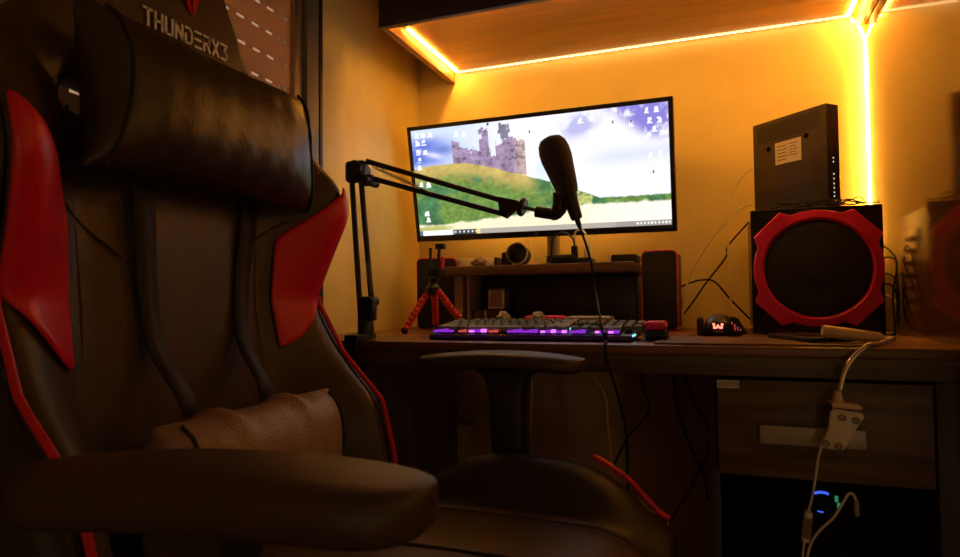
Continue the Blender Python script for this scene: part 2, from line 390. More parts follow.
def vnoise(u, v, seed):
    r = np.random.RandomState(seed); g = r.rand(64, 64)
    x = u % 63; y = v % 63; i = x.astype(int); j = y.astype(int); fx = x - i; fy = y - j
    fx = fx * fx * (3 - 2 * fx); fy = fy * fy * (3 - 2 * fy); i1 = (i + 1) % 64; j1 = (j + 1) % 64
    return g[i, j] * (1 - fx) * (1 - fy) + g[i1, j] * fx * (1 - fy) + g[i, j1] * (1 - fx) * fy + g[i1, j1] * fx * fy
def fbm(u, v, s, seed, oct=4):
    o = 0; a = 0.5
    for k in range(oct): o = o + a * vnoise(u * s * 2 ** k + 3.1 * k, v * s * 2 ** k + 1.7 * k, seed + k); a *= 0.5
    return o / (1 - 0.5 ** oct)
def S(a, b, x): q = np.clip((x - a) / (b - a), 0, 1); return q * q * (3 - 2 * q)
def wallpaper(nu, nv):
    u, v = np.meshgrid(np.linspace(0, 1, nu), np.linspace(0, 1, nv)); A = 2.3
    u = u / (1.16 - .16 * u)
    n1 = fbm(u * A, v * 1.6, 3.2, 11); n2 = fbm(u * A, v, 16, 31); n3 = fbm(u * A, v, 44, 51, 2)
    def mix(c, col, k): return c * (1 - k[..., None]) + np.array(col, float) * k[..., None]
    c = np.ones(u.shape + (3,)) * np.array([1.02, 1.02, 1.08])
    # sky: blue and violet patches left and right, white middle
    c = mix(c, (0.62, 0.78, 1.12), S(.45, .1, u) * .75)
    k = S(.20, .03, u) * S(.60, .72, v) * S(.97, .86, v); c = mix(c, (0.10, 0.19, 0.80), k * S(.30, .62, n1 + .15))
    c = mix(c, (0.16, 0.25, 0.75), np.exp(-(((u - .12) / .055) ** 2 + ((v - .80) / .05) ** 2)) * .9)
    c = mix(c, (1.0, 1.02, 1.2), np.exp(-(((u - .085 - (v - .76) * .5) / .05) ** 2 + ((v - .755 + (u - .08) * .9) / .028) ** 2)) * .75)
    k = np.exp(-(((u - .655) / .065) ** 2 + ((v - .89 - (u - .655) * .5) / .085) ** 2)); c = mix(c, (0.42, 0.42, 0.88), np.clip(k * 1.6 * S(.36, .6, n2 * .6 + n1 * .4), 0, 1) * .75)
    k = S(.80, .90, u + (v - .85) * .55) * S(.66, .80, v); c = mix(c, (0.22, 0.18, 0.74), np.clip(k * S(.36, .56, n1 * .45 + n2 * .55 + .06), 0, 1) * .92)
    k = S(.60, .8, u) * np.exp(-((v - .60 - .06 * (u - .8)) / .07) ** 2); c = mix(c, (0.72, 0.80, 1.10), k * .7)
    c = mix(c, (0.66, 0.88, 1.02), S(.45, .5, u) * S(.62, .5, u) * np.exp(-((v - .55) / .09) ** 2) * .6)
    # castle
    stone = np.array([0.34, 0.25, 0.40]); lit = np.array([0.72, 0.52, 0.46])
    base = .655 - .13 * S(.18, .46, u)
    rag = (n3 - .5) * .09 + (n2 - .5) * .05
    prof = np.full(u.shape, -1.0)
    for a, b, h0, h1 in ((.155, .185, .88, .86), (.185, .215, .79, .80), (.215, .25, .775, .765), (.25, .303, .76, .775), (.262, .300, .955, .93), (.303, .335, .70, .71), (.325, .372, .79, .82), (.352, .395, .85, .855), (.395, .440, .835, .80)):
        kk = (u >= a) & (u < b); prof = np.where(kk, np.maximum(prof, h0 + (h1 - h0) * (u - a) / (b - a)), prof)
    top = np.where((u > .262) & (u < .30), .84, -1)
    k = (v < prof + rag) & (v > base - .02)
    neck = (u > .255) & (u < .275) & (v > .86) & (v < .90); k = k & ~neck
    arch = (((u - .318) / .013) ** 2 + ((v - .70) / .05) ** 2 < 1) & False
    tone = (.25 + 1.0 * n2 + .6 * n3)[..., None] * stone * 1.1
    tone = tone + S(.38, .43, u)[..., None] * (lit * (.6 + .6 * n3)[..., None] - tone) * .9
    n4 = fbm(u * A, v, 30, 77, 2)
    tone = tone * np.where(n4 > .66, .55, 1)[..., None]
    c = np.where(k[..., None], tone, c)
    # frame-like tower on the keep
    kk = ((np.abs(u - .362) < .016) & (v > .84) & (v < .90)) | ((np.abs(u - .362) < .024) & (np.abs(v - .905) < .014)) | ((np.abs(u - .362) < .010) & (v > .9) & (v < .965)) | ((np.abs(u - .347) < .004) & (v > .92) & (v < .985)) | ((np.abs(u - .378) < .0035) & (v > .92) & (v < .965)) | ((np.abs(u - .36) < .016) & (np.abs(v - .945) < .008))
    c = np.where(kk[..., None], np.array([.24, .24, .34]) * (.7 + .6 * n2)[..., None], c)
    # hill
    hill = np.interp(u, [0, .05, .16, .22, .30, .45, .53, .63, .68, .78, .9], [.64, .655, .665, .65, .60, .485, .43, .34, .30, .21, .15]) + (n2 - .5) * .02
    far = .235 + .02 * S(.7, .95, u) * (u > .6)
    k = S(-.004, .004, np.maximum(hill, np.where(u > .60, .262 + (n2 - .5) * .025, -1)) - v)
    g = np.array([0.07, 0.23, 0.10]); gg = np.array([0.22, 0.36, 0.07])
    depth = hill - v
    grass = g * (.45 + 1.1 * n2)[..., None] * (.7 + .6 * n3)[..., None]
    grass = grass + (gg * (.5 + .9 * n3)[..., None] - grass) * S(.45, .62, n1)[..., None] * .8
    gold = np.array([0.66, 0.50, 0.15]) * (.55 + .9 * n2)[..., None]
    gk = S(.17, .05, depth + (n2 - .5) * .12) * S(.50, .42, u)
    grass = grass + (gold - grass) * gk[..., None]
    grass = grass + (np.array([.62, .66, .22]) * (.6 + .7 * n3)[..., None] - grass) * (S(.48, .6, u) * S(.5, .62, n2))[..., None]
    c = c * (1 - k[..., None]) + grass * k[..., None]
    # pale field
    fl = .10 + .11 * S(0, .75, u) + (n2 - .5) * .035
    k = S(-.012, .012, fl - v); fc = np.array([1.05, 1.0, .70]) * (.92 + .14 * n2)[..., None] + S(.5, .9, u)[..., None] * np.array([.1, .1, .25])
    c = c * (1 - k[..., None]) + fc * k[..., None]
    k = S(.17, .08, u) * S(.095, .075, v + (n2 - .5) * .02); c = mix(c, (.50, .52, .10), k * .85)
    # taskbar
    tb = v < .045; c[tb] = (.50, .46, .40); c[tb & (u < .13)] = (1.2, 1.2, 1.2); c[tb & (u > .78)] = (.40, .37, .34)
    c[tb & (u < .012)] = (.15, .2, .3)
    k = tb & (u > .135) & (u < .225); c[k] = (.05, .06, .07)
    k = k & (np.abs((u * 60) % 1 - .5) < .22) & (v > .012) & (v < .034); c[k] = (.8, .85, .8)
    c[tb & (u > .226) & (u < .24)] = (.95, .80, .25)
    k = tb & (u > .86) & (np.abs((u * 70) % 1 - .5) < .25) & (v > .014) & (v < .032); c[k] = (1.1, 1.1, 1.1)
    # desktop icons
    r = np.random.RandomState(5)
    def icon(iu, iv, col):
        for _ in range(4):
            a, b = iu + (r.rand() - .5) * .008, iv + (r.rand() - .5) * .02
            kk = (np.abs(u - a) < .0042) & (np.abs(v - b) < .011); c[kk] = col
        kk = (np.abs(u - iu) < .010) & (np.abs(v - iv + .024) < .005); c[kk] = np.array(col) * .95
    W_ = (1.15, 1.15, 1.2)
    for iu, iv in ((.022, .955), (.046, .955), (.074, .955), (.022, .885), (.046, .885), (.022, .80), (.050, .80), (.022, .725), (.022, .655), (.022, .50), (.05, .49), (.038, .16), (.035, .22), (.175, .93), (.205, .925)): icon(iu, iv, W_)
    for iu, iv in ((.917, .955), (.955, .955), (.927, .87), (.965, .87), (.945, .80), (.925, .59), (.965, .59), (.925, .52), (.965, .52), (.855, .86), (.66, .93)): icon(iu, iv, W_)
    for iu, iv in ((.785, .885), (.855, .87), (.46, .88), (.30, .985), (.935, .445)):
        kk = (np.abs(u - iu) < .0035) & (np.abs(v - iv) < .012); c[kk] = (.06, .05, .1)
    return np.clip(c, 0, 2)
nu, nv = 380, 168
x0, x1, z0, z1 = -MW / 2 + e, MW / 2 - e, -MH / 2 + .0165, MH / 2 - e
vv, uu = np.meshgrid(np.linspace(z0, z1, nv), np.linspace(x0, x1, nu), indexing='ij')
co = np.stack([uu.ravel(), np.full(uu.size, -.0012), vv.ravel()], 1)
mm = np.array(mon_m); co = co @ mm[:3, :3].T + mm[:3, 3]
ii = np.arange(nu * nv).reshape(nv, nu)
q = np.stack([ii[:-1, :-1].ravel(), ii[:-1, 1:].ravel(), ii[1:, 1:].ravel(), ii[1:, :-1].ravel()], 1)
me = bpy.data.meshes.new('screen'); me.vertices.add(len(co)); me.vertices.foreach_set('co', co.astype(np.float32).ravel())
me.loops.add(q.size); me.loops.foreach_set('vertex_index', q.astype(np.int32).ravel())
me.polygons.add(len(q)); me.polygons.foreach_set('loop_start', np.arange(0, q.size, 4, dtype=np.int32))
me.update(calc_edges=True)
at_ = me.color_attributes.new('picture', 'FLOAT_COLOR', 'POINT')
pc = wallpaper(nu, nv).reshape(-1, 3); at_.data.foreach_set('color', np.concatenate([pc, np.ones((len(pc), 1))], 1).astype(np.float32).ravel())
ms = bpy.data.materials.new('screen_picture'); ms.use_nodes = True; nt = ms.node_tree; b = nt.nodes['Principled BSDF']
ca = nt.nodes.new('ShaderNodeVertexColor'); ca.layer_name = 'picture'
b.inputs['Base Color'].default_value = (.01, .01, .01, 1); b.inputs['Roughness'].default_value = .35; b.inputs['Emission Strength'].default_value = 1.0
nt.links.new(ca.outputs[0], b.inputs['Emission Color'])
finish('screen', me, ms, t, False, True)
text('maker_mark', 'LG', 0.008, M['grey_metal'], t, mon_m @ Matrix.Translation((0, -.0032, -MH / 2 + .008)) @ FACE)
px_ = mon_m @ Vector((0.035, 0.05, -MH / 2 + .1))
pole = B(); lathe(pole, [(.017, 0), (.017, .30)], 24, Matrix.Translation((-0.405, 1.652, 0.915)))
box(pole, (-.425, 1.612, 1.10), (-.385, 1.655, 1.16), 0.004); obj('stand_pole', pole, M['grey_plastic'], t)
pole = B(); lathe(pole, [(.0, 0), (.05, 0), (.05, .006), (.02, .012), (.019, .03), (0, .03)], 32, Matrix.Translation((-0.405, 1.652, 0.9105))); obj('stand_base', pole, M['black'], t)

led_strip('led_strip', 'added unseen amber strip behind the monitor lifting the wall light',  # added out of sight to brighten the wall around the monitor
          [mon_m @ Vector((-.25, .0465, -.095)), mon_m @ Vector((.25, .0465, -.095))], [(0, 1, -.3)], 24, tm='tape_fill_back')
# ------------------------------------------------------------------ riser shelf and what stands on it
RZ0, RZ1 = 0.887, 0.910
t = thing('monitor_riser', 'low brown wooden riser shelf under the monitor between the two speakers', 'shelf', (-0.42, 1.58, DZ))
obj('board', box(B(), (-0.639, 1.47, RZ0), (-0.176, 1.70, RZ1), 0.002), M['riser'], t)
obj('leg', box(B(), (-0.622, 1.49, DZ + .0005), (-0.600, 1.69, RZ0 - .0005), 0.001), M['riser_leg'], t)
obj('leg', box(B(), (-0.5885, 1.49, DZ + .0005), (-0.5815, 1.69, RZ0 - .0005), 0.001), M['riser_leg'], t)
obj('leg', box(B(), (-0.196, 1.682, DZ + .0005), (-0.180, 1.69, RZ0 - .0005), 0.001), M['riser_leg'], t)
rt = RZ1 + .0006
t = thing('network_box', 'flat pale white box lying on the left end of the riser shelf', 'box', (-0.59, 1.6, rt))
bb = B(); box(bb, (-0.636, 1.55, rt), (-0.535, 1.66, rt + .024), 0.003); obj('shell', bb, M['white_plastic'], t)
bb = B(); box(bb, (-0.536, 1.548, rt), (-0.527, 1.662, rt + .0245), 0.002); obj('end_cap', bb, M['black'], t)
bb = B(); tb_ = bmesh.new(); bmesh.ops.create_icosphere(tb_, subdivisions=3, radius=1)
for v_ in tb_.verts:
    k = 1 + .18 * math.sin(v_.co.x * 5 + 2 * v_.co.y) * math.cos(v_.co.z * 6); v_.co = Vector((v_.co.x * .020 * k, v_.co.y * .02 * k, max(v_.co.z, -.55) * .014 * k))
merge(bb, tb_, Matrix.Translation((-0.565, 1.515, rt + .0092)))
setp(obj('cloth_scrap', bb, M['crumple'], ang=180), 'small crumpled brown scrap in front of the pale box', 'cloth')
# camera lens with a silver ring
t = thing('video_camera', 'small round black camera with a silver lens ring on the riser shelf', 'camera', (-0.465, 1.53, rt))
cp = Vector((-0.458, 1.50, rt + .0275)); mx = aim(cp, (0.10, -1, 0.05))
bb = B(); lathe(bb, [(0, -.055), (.020, -.055), (.0255, -.045), (.0265, .0), (.024, .006), (.0, .006)], 32, mx); obj('body', bb, M['black'], t)
bb = B(); lathe(bb, [(.0235, .004), (.0268, .004), (.0270, .009), (.0245, .0095), (.0225, .006)], 40, mx, close=False); obj('lens_ring', bb, M['mirror_ring'], t)
bb = B(); lathe(bb, [(.0, .0095), (.012, .009), (.0225, .0062)], 32, mx, close=False); obj('lens', bb, M['glass_dark'], t)
bb = B(); box(bb, (-0.503, 1.505, rt), (-0.482, 1.545, rt + .034), 0.006); obj('side_grip', bb, M['black'], t)
# charger block + plugs
t = thing('power_strip', 'black power block with two plugs on the riser shelf below the monitor', 'power strip', (-0.36, 1.56, rt))
bb = B(); box(bb, (-0.385, 1.53, rt), (-0.285, 1.60, rt + .016), 0.004); obj('body', bb, M['black'], t)
bb = B(); box(bb, (-0.378, 1.518, rt), (-0.322, 1.545, rt + .024), 0.009, 3); obj('adapter', bb, M['cable_black'], t)
pb = Vector((-0.328, 1.555, rt + .015))
bb = B(); box(bb, pb + Vector((-.008, -.008, 0)), pb + Vector((.008, .008, .032)), 0.004)
tube(bb, [pb + Vector((0, 0, .03)), pb + Vector((-.006, .004, .052)), pb + Vector((-.030, .012, .066)), pb + Vector((-.058, .02, .055)), pb + Vector((-.066, .03, .02)), pb + Vector((-.066, .035, -.012))], .0024, 7, 8)
pl = obj('black_plug', bb, M['black'], t)
pb = Vector((-0.297, 1.565, rt + .015))
bb = B(); box(bb, pb + Vector((-.009, -.009, 0)), pb + Vector((.009, .009, .034)), 0.004)
tube(bb, [pb + Vector((0, 0, .03)), pb + Vector((-.004, .004, .058)), pb + Vector((-.018, .012, .072)), pb + Vector((-.036, .022, .066)), pb + Vector((-.040, .04, .03)), pb + Vector((-.040, .05, -.008))], .002, 7, 8)
setp(obj('white_plug', bb, M['white_plastic'], t), 'white plug')
t = thing('media_box', 'slim black box with a white end on the right end of the riser shelf', 'box', (-0.22, 1.56, rt))
bb = B(); box(bb, (-0.236, 1.53, rt), (-0.178, 1.63, rt + .020), 0.003); obj('body', bb, M['black'], t)
bb = B(); box(bb, (-0.243, 1.528, rt), (-0.2365, 1.632, rt + .021), 0.0015); obj('white_end', bb, M['white_plastic'], t)
# under the riser
t = thing('console_box', 'large black box filling the space under the riser shelf', 'box', (-0.35, 1.57, DZ))
bb = B(); box(bb, (-0.575, 1.56, DZ + .001), (-0.182, 1.68, DZ + .134), 0.006); obj('body', bb, M['black'], t)
bb = B(); box(bb, (-0.46, 1.558, DZ + .055), (-0.21, 1.5595, DZ + .059)); obj('front_groove', bb, M['black_gloss'], t)
t = thing('drive_case', 'small dark reddish case standing under the left end of the riser shelf', 'case', (-0.53, 1.53, DZ))
bb = B(); box(bb, (-0.576, 1.495, DZ + .001), (-0.482, 1.552, DZ + .052), 0.006); obj('body', bb, mat('maroon_plastic', (.06, .018, .012), .4), t)
bb = B(); box(bb, (-0.543, 1.4925, DZ + .004), (-0.539, 1.4952, DZ + .049), 0.0008); box(bb, (-0.498, 1.4925, DZ + .018), (-0.493, 1.4952, DZ + .042), 0.0008); obj('front_strips', bb, M['grey_plastic'], t)
t = thing('adapter_block', 'grey adapter block resting on the dark reddish case under the riser shelf', 'adapter', (-0.51, 1.55, DZ + .055))
bb = B(); box(bb, (-0.539, 1.503, DZ + .0526), (-0.493, 1.550, DZ + .105), 0.007, 3); obj('body', bb, M['grey_metal'], t)
bb = B(); box(bb, (-0.537, 1.5015, DZ + .054), (-0.495, 1.5045, DZ + .0585), 0.001); obj('front_lip', bb, M['white_plastic'], t)

# ------------------------------------------------------------------ satellite speakers
def satellite(name, label, cx, fy, wd, ht, dp, rz, by):
    t = thing(name, label, 'speaker', (cx, fy + dp / 2, DZ), rz, None)
    mx = Matrix.Translation((cx, fy + dp / 2, DZ)) @ Matrix.Rotation(rz, 4, 'Z')
    F2 = mx @ Matrix.Translation((0, -dp / 2, ht / 2 + .001)) @ FACE
    bb = B(); ring = rrect(wd - .008, ht - .008, .010); 
    prism(bb, rrect(wd - .010, ht - .006, .010), dp - .012, mx @ Matrix.Translation((0, dp / 2, ht / 2 + .001)) @ FACE, 0.002)
    obj('cabinet', bb, M['black'], t)
    bb = B(); prism(bb, rrect(wd, ht, .013), .012, F2 @ Matrix.Translation((0, 0, -.012)), 0.002); obj('red_rim', bb, M['red_plastic'], t)
    bb = B(); prism(bb, rrect(wd - .0045, ht - .006, .011), .006, F2 @ Matrix.Translation((0, 0, -.002)), 0.0025); gr = obj('grille', bb, M['grille'], t)
a = at(642, 249, 1.53); b = at(678.5, 249, 1.53)
satellite('desk_speaker', 'black and red speaker at the right end of the riser shelf', (a.x + b.x) / 2 + .001, 1.53, b.x - a.x, a.z - DZ - .004, .11, math.radians(-4), 0)
a = at(412, 258, 1.53); b = at(449, 258, 1.53)
satellite('desk_speaker', 'black and red speaker standing behind the red tripod', (a.x + b.x) / 2 + .004, 1.53, b.x - a.x, a.z - DZ - .002, .11, math.radians(14), 0)

# ------------------------------------------------------------------ subwoofer
SX0, SX1, SY0, SY1, SZ1 = 0.066, 0.302, 1.43, 1.68, 1.004
t = thing('subwoofer', 'large black subwoofer with a red round driver frame', 'subwoofer', ((SX0 + SX1) / 2, 1.55, DZ))
obj('cabinet', box(B(), (SX0 + .006, SY0 + .006, DZ + .008), (SX1 - .014, SY1, SZ1 - .002), 0.003), M['sub_wood'], t)
obj('front_baffle', box(B(), (SX0, SY0 - .006, DZ + .003), (SX1, SY0 + .006, SZ1), 0.003), M['black_gloss'], t)
for fx, fy_ in ((SX0 + .03, SY0 + .03), (SX1 - .03, SY0 + .03), (SX0 + .03, SY1 - .03), (SX1 - .03, SY1 - .03)):
    obj('foot', lathe(B(), [(.010, 0), (.012, .007)], 16, Matrix.Translation((fx, fy_, DZ + .0004))), M['black'], t)
cc = Vector(((SX0 + SX1) / 2 + .001, SY0 - .006, DZ + .132)); FM = Matrix.Translation(cc) @ FACE
def arc(r, a0, a1, n): return [(r * math.cos(math.radians(a0 + (a1 - a0) * k / n)), r * math.sin(math.radians(a0 + (a1 - a0) * k / n))) for k in range(n + 1)]
bb = B()
# frame: circular ring plus four square-cut lobes
ring_o = []; n = 72
t2 = bmesh.new(); rings = []
def lobe(a):
    a = a % 90
    k = abs(a - 45)
    if k < 15: return 0.131 * math.cos(math.radians(15)) / math.cos(math.radians(k)) + .0005
    if k < 22: return 0.131 - (k - 15) / 7 * .0155
    return 0.1155
n = 180
fr_o = [t2.verts.new((lobe(360 * k / n) * math.cos(2 * PI * k / n), lobe(360 * k / n) * math.sin(2 * PI * k / n), 0)) for k in range(n)]
fr_o2 = [t2.verts.new((v_.co.x, v_.co.y, .010)) for v_ in fr_o]
fr_o3 = [t2.verts.new((v_.co.x * .985, v_.co.y * .985, .0135)) for v_ in fr_o]
fr_i = [t2.verts.new((.1005 * math.cos(2 * PI * k / n), .1005 * math.sin(2 * PI * k / n), .016)) for k in range(n)]
fr_i2 = [t2.verts.new((.0955 * math.cos(2 * PI * k / n), .0955 * math.sin(2 * PI * k / n), .010)) for k in range(n)]
fr_i3 = [t2.verts.new((.0955 * math.cos(2 * PI * k / n), .0955 * math.sin(2 * PI * k / n), .0)) for k in range(n)]
for A_, B_ in ((fr_o, fr_o2), (fr_o2, fr_o3), (fr_o3, fr_i), (fr_i, fr_i2), (fr_i2, fr_i3)):
    for k in range(n): t2.faces.new((A_[k], A_[(k + 1) % n], B_[(k + 1) % n], B_[k]))
merge(bb, t2, FM)
fr = obj('driver_frame', bb, M['red_plastic'], t, ang=25)
bb = B(); lathe(bb, [(.0960, .004), (.0955, .0115), (.092, .0135), (.080, .0155), (.060, .0172), (.036, .0182), (.034, .0190), (.018, .0194), (0, .0196)], 64, FM, close=False)
obj('grille', bb, M['cone'], t)
# jack plate on the right side
JX = SX1 - .014
jp = obj('jack_plate', box(B(), (JX - .001, 1.535, DZ + .045), (JX + .0025, 1.605, DZ + .215), 0.001), M['plate'], t)
bb = B()
for k in range(6):
    zz = DZ + .065 + k * .026
    for yy in (1.555, 1.583): lathe(bb, [(.007, 0), (.007, .003), (.0045, .003), (.0045, .012), (0, .012)], 14, aim((JX + .002, yy, zz), (1, 0, 0)))
obj('jacks', bb, M['black'], jp)
# signal leads out of the side
lead_spec = [(1.555, .169, (891, 252), (897, 268), 'cable_black'), (1.555, .143, (906, 262), (893, 296), 'cable_black'),
             (1.583, .117, (908, 280), (899, 310), 'cable_black'), (1.555, .091, (895, 290), (905, 322), 'cable_black'), (1.583, .065, (908, 300), (911, 322), 'cable_white')]
for k, (yy, dz_, p1, p2, mm_) in enumerate(lead_spec):
    P0 = Vector((JX + .0146, yy, DZ + dz_)); A1 = at(*p1, 1.46 + .008 * k); A2 = at(*p2, 1.43 + .01 * k)
    A1.x = min(A1.x, RX - .006); A2.x = min(A2.x, RX - .006); E_ = Vector((JX + .022, 1.40 + .006 * k, DZ + .003)); 
    lb = ['black lead looping highest out of the subwoofer side', 'black lead bowing out from the subwoofer side towards the wall', 'black lead dropping from the middle of the subwoofer side', 'lowest black lead curling beside the subwoofer', 'white lead curling down beside the subwoofer'][k]
    cable('signal_lead', lb, [P0, P0 + Vector((.010, -.01, .002)), (P0 + A1) / 2 + Vector((.004, 0, .012)), A1, A2, E_, E_ + Vector((-.012, .04, 0))], .0018, M[mm_], smooth=8)

# ------------------------------------------------------------------ modem on the subwoofer
ang = math.radians(-46)
pc_ = atz(826, 103, 0.396 + CAMZ)
t = thing('modem', 'dark brown upright modem with a white label on top of the subwoofer', 'modem', (pc_.x - .06, pc_.y + .05, SZ1 + .001))
RWd, RD, RH = 0.190, 0.036, 0.396 + CAMZ - SZ1 - .001
mx = Matrix.Translation((pc_.x, pc_.y, SZ1 + .0016)) @ Matrix.Rotation(ang, 4, 'Z')      # local x runs along the big face (to the left = -x), y backwards
bb = B(); box(bb, (-RWd, 0, 0), (0, RD, RH), 0.002, mtx=mx); obj('body', bb, M['router'], t)
bb = B()
for k in range(9): box(bb, (-RWd + .014, -.0006, RH - .012 - k * .0042), (-.016, .0004, RH - .0098 - k * .0042), 0, mtx=mx)
obj('upper_vent', bb, M['vent'], t, smooth=False)
bb = B()
for k in range(11): box(bb, (-RWd + .008, -.0006, .058 - k * .0046), (-.012, .0004, .0605 - k * .0046), 0, mtx=mx)
obj('lower_vent', bb, M['vent'], t, smooth=False)
for xx, zz in ((-.146, RH - .064), (-.048, RH - .056)):
    bb = B(); lathe(bb, [(.0056, 0), (.0056, .0008), (0, .0008)], 16, mx @ Matrix.Translation((xx, -.0002, zz)) @ FACE); obj('screw_hole', bb, M['hole'], t)
bb = B(); box(bb, (-.128, -.0009, RH - .104), (-.061, .0002, RH - .055), 0, mtx=mx); lab = obj('label', bb, M['paper'], t)
bb = B()
for k in range(5):
    box(bb, (-.122, -.0013, RH - .066 - k * .0075), (-.099 + .004 * (k % 2), -.0008, RH - .0635 - k * .0075), 0, mtx=mx)
    box(bb, (-.091, -.0013, RH - .065 - k * .0062), (-.069 - .005 * (k % 2), -.0008, RH - .063 - k * .0062), 0, mtx=mx)
obj('label_print', bb, M['print'], lab, smooth=False)
for k, zz in enumerate((.103, .095, .070, .060, .050, .041, .032, .024)):
    bb = B(); box(bb, (-.0002, .0155, zz), (.0008, .0177, zz + .0020), 0, mtx=mx); obj('indicator_light', bb, M['led_dot'], t)
# tangled lead on top
r = random.Random(3); pts = []
for k in range(90):
    a_ = k * .71; cx_ = .105 + .17 * (k / 89) + .010 * math.sin(k * .37)
    hz_ = .004 + .0042 * (1 + math.sin(a_ * 1.3)) + (.007 * r.random() if k % 7 == 0 else 0)
    pts.append((min(cx_ + .022 * math.cos(a_) + .008 * r.random(), SX1 - .004), 1.437 + .012 * math.sin(a_) * .5 + .003 * r.random(), SZ1 + hz_))
cable('tangled_cord', 'thin black cord bunched along the front of the subwoofer top', pts, .0011, M['black_gloss'], smooth=4, cat='cord')

# ------------------------------------------------------------------ cables on the wall
def P2(lst, Y): return [at(x, y, Y) for x, y in lst]
def wcable(name, label, lst, Y, r, m, z_end=None, group=None):
    p = P2(lst, Y)
    for q_ in p: q_.z = max(q_.z, DZ + r + .0006)
    return cable(name, label, p, r, M[m], group)
wcable('wall_cable', 'cream cable hanging straight down the wall behind the mouse', [(751, 168), (744, 174), (736, 187), (731, 215), (728, 240), (730, 283), (731, 318)], 1.60, .0026, 'cable_tan')
wcable('wall_cable', 'pale double cable sagging from the modem to behind the right speaker', [(753, 204), (745, 206), (735, 213), (712, 238), (691, 272), (684.6, 302), (681, 321)], 1.63, .0030, 'cable_tan')
wcable('wall_cable', 'black cable slanting from the subwoofer down to the right speaker', [(749, 222), (728, 246), (726, 257), (706, 283), (693, 302), (681, 317)], 1.676, .0022, 'cable_black')
wcable('wall_cable', 'black cable arching low along the wall behind the mouse', [(678, 288), (690, 283), (702, 280), (715, 282), (731, 300), (751, 320)], 1.664, .0022, 'cable_black')
wcable('wall_cable', 'thin tan cable hanging behind the monitor stand', [(527, 232), (530, 244), (534, 254), (537, 264)], 1.70, .0018, 'cable_tan')

# ------------------------------------------------------------------ boom arm and microphone
bz_ = DZ + .0006
base = Vector((-0.655, 1.115, DZ))
t = thing('boom_arm', 'black scissor boom arm clamped to the left end of the desk edge', 'microphone arm', base)
bb = B()
box(bb, (base.x - .013, FY - .012, DZ + .0008), (base.x + .014, 1.13, DZ + .012), 0.002); box(bb, (base.x - .013, FY - .012, 0.690), (base.x + .014, FY - .003, DZ + .010), 0.002)
lathe(bb, [(.016, .010), (.016, .034), (.012, .040), (0, .040)], 20, Matrix.Translation((base.x, 1.112, DZ)))
obj('clamp', bb, M['black_metal'], t)
bb = B(); tube(bb, [(base.x, FY + .02, 0.690), (base.x, FY + .02, 0.702)], .012, 16); obj('clamp_screw', bb, M['black'], t)
low = Vector((base.x, 1.112, DZ + .045)); elb = at(357, 172, 1.12)
bb = B(); box(bb, low + Vector((-.012, -.012, -.008)), low + Vector((.020, .012, .040)), 0.004)
lathe(bb, [(.010, -.016), (.010, .016)], 16, aim(low + Vector((.012, 0, .030)), (0, 1, 0))); obj('lower_joint', bb, M['black'], t)
L0, L1 = at(361, 322, 1.105), at(352, 180, 1.12); K0, K1 = at(373, 318, 1.125), at(361, 178, 1.13)
obj('lower_tube', tube(B(), [L0, L1], .0058, 8), M['black_metal'], t); obj('lower_tube', tube(B(), [K0, K1], .0058, 8), M['black_metal'], t)
def spring(a, b, r, turns):
    a, b = Vector(a), Vector(b); d = (b - a); L_ = d.length; mxs = aim(a, d); pts = []
    for k in range(turns * 8 + 1):
        an = 2 * PI * k / 8; pts.append(mxs @ Vector((r * math.cos(an), r * math.sin(an), L_ * k / (turns * 8))))
    return pts
sp0, sp1 = at(375.5, 312, 1.10), at(367, 262, 1.11)
obj('spring', tube(B(), spring(sp0, sp1, .0035, 24), .0009, 5), M['spring'], t)
obj('spring_hook', tube(B(), [sp0, sp0 + Vector((-.004, .004, -.016))], .0016, 6), M['spring'], t)
bb = B(); e0 = elb
box(bb, e0 + Vector((-.022, -.014, -.022)), e0 + Vector((.022, .014, .022)), 0.008, 3)
lathe(bb, [(.016, -.02), (.016, .02)], 20, aim(e0 + Vector((.004, 0, .004)), (0, 1, 0)))
lathe(bb, [(.009, -.024), (.009, .024)], 16, aim(e0 + Vector((.030, 0, -.022)), (0, 1, 0))); box(bb, e0 + Vector((.012, -.010, -.030)), e0 + Vector((.038, .010, -.008)), 0.004)
obj('elbow_joint', bb, M['black'], t)
U0, U1 = at(366, 161, 1.12), at(500, 200, 1.245); V0, V1 = at(371, 178, 1.12), at(503, 214, 1.247)
obj('upper_tube', tube(B(), [U0, U1], .0055, 8), M['black_metal'], t); obj('upper_tube', tube(B(), [V0, V1], .0055, 8), M['black_metal'], t)
s0, s1 = at(372, 166, 1.11), at(418, 187, 1.15)
obj('spring', tube(B(), spring(s0, s1, .0032, 22), .0009, 5), M['spring'], t)
obj('spring_hook', tube(B(), [s1, at(432, 194, 1.165)], .0016, 6), M['spring'], t)
YM = 1.25
def pxpoly(lst, Y): return [(lambda p: (p.x, p.z))(at(x, y, Y)) for x, y in lst]
def slab(bm, lst, Y, th, bev=0.003):
    """outline read at depth Y, given a real thickness"""
    return prism(bm, [(x, z) for x, z in pxpoly(lst, Y)], th, Matrix.Translation((0, Y + th / 2, 0)) @ FACE, bev)
bb = B(); slab(bb, [(499, 197), (519, 201), (523, 205), (518, 208), (506, 218.5), (501, 215)], YM, .024, .002); obj('end_bracket', bb, M['black'], t)
kc = at(522, 207, YM); kd = (at(537, 211, YM) - kc).normalized()
bb = B(); lathe(bb, [(.0, -.004), (.018, -.004), (.0195, -.001), (.0195, .003), (.017, .006), (0, .006)], 20, aim(kc, kd)); obj('tilt_knob', bb, M['black'], t)
obj('threaded_rod', tube(B(), [kc, at(539, 211, YM)], .0040, 10), M['spring'], t)
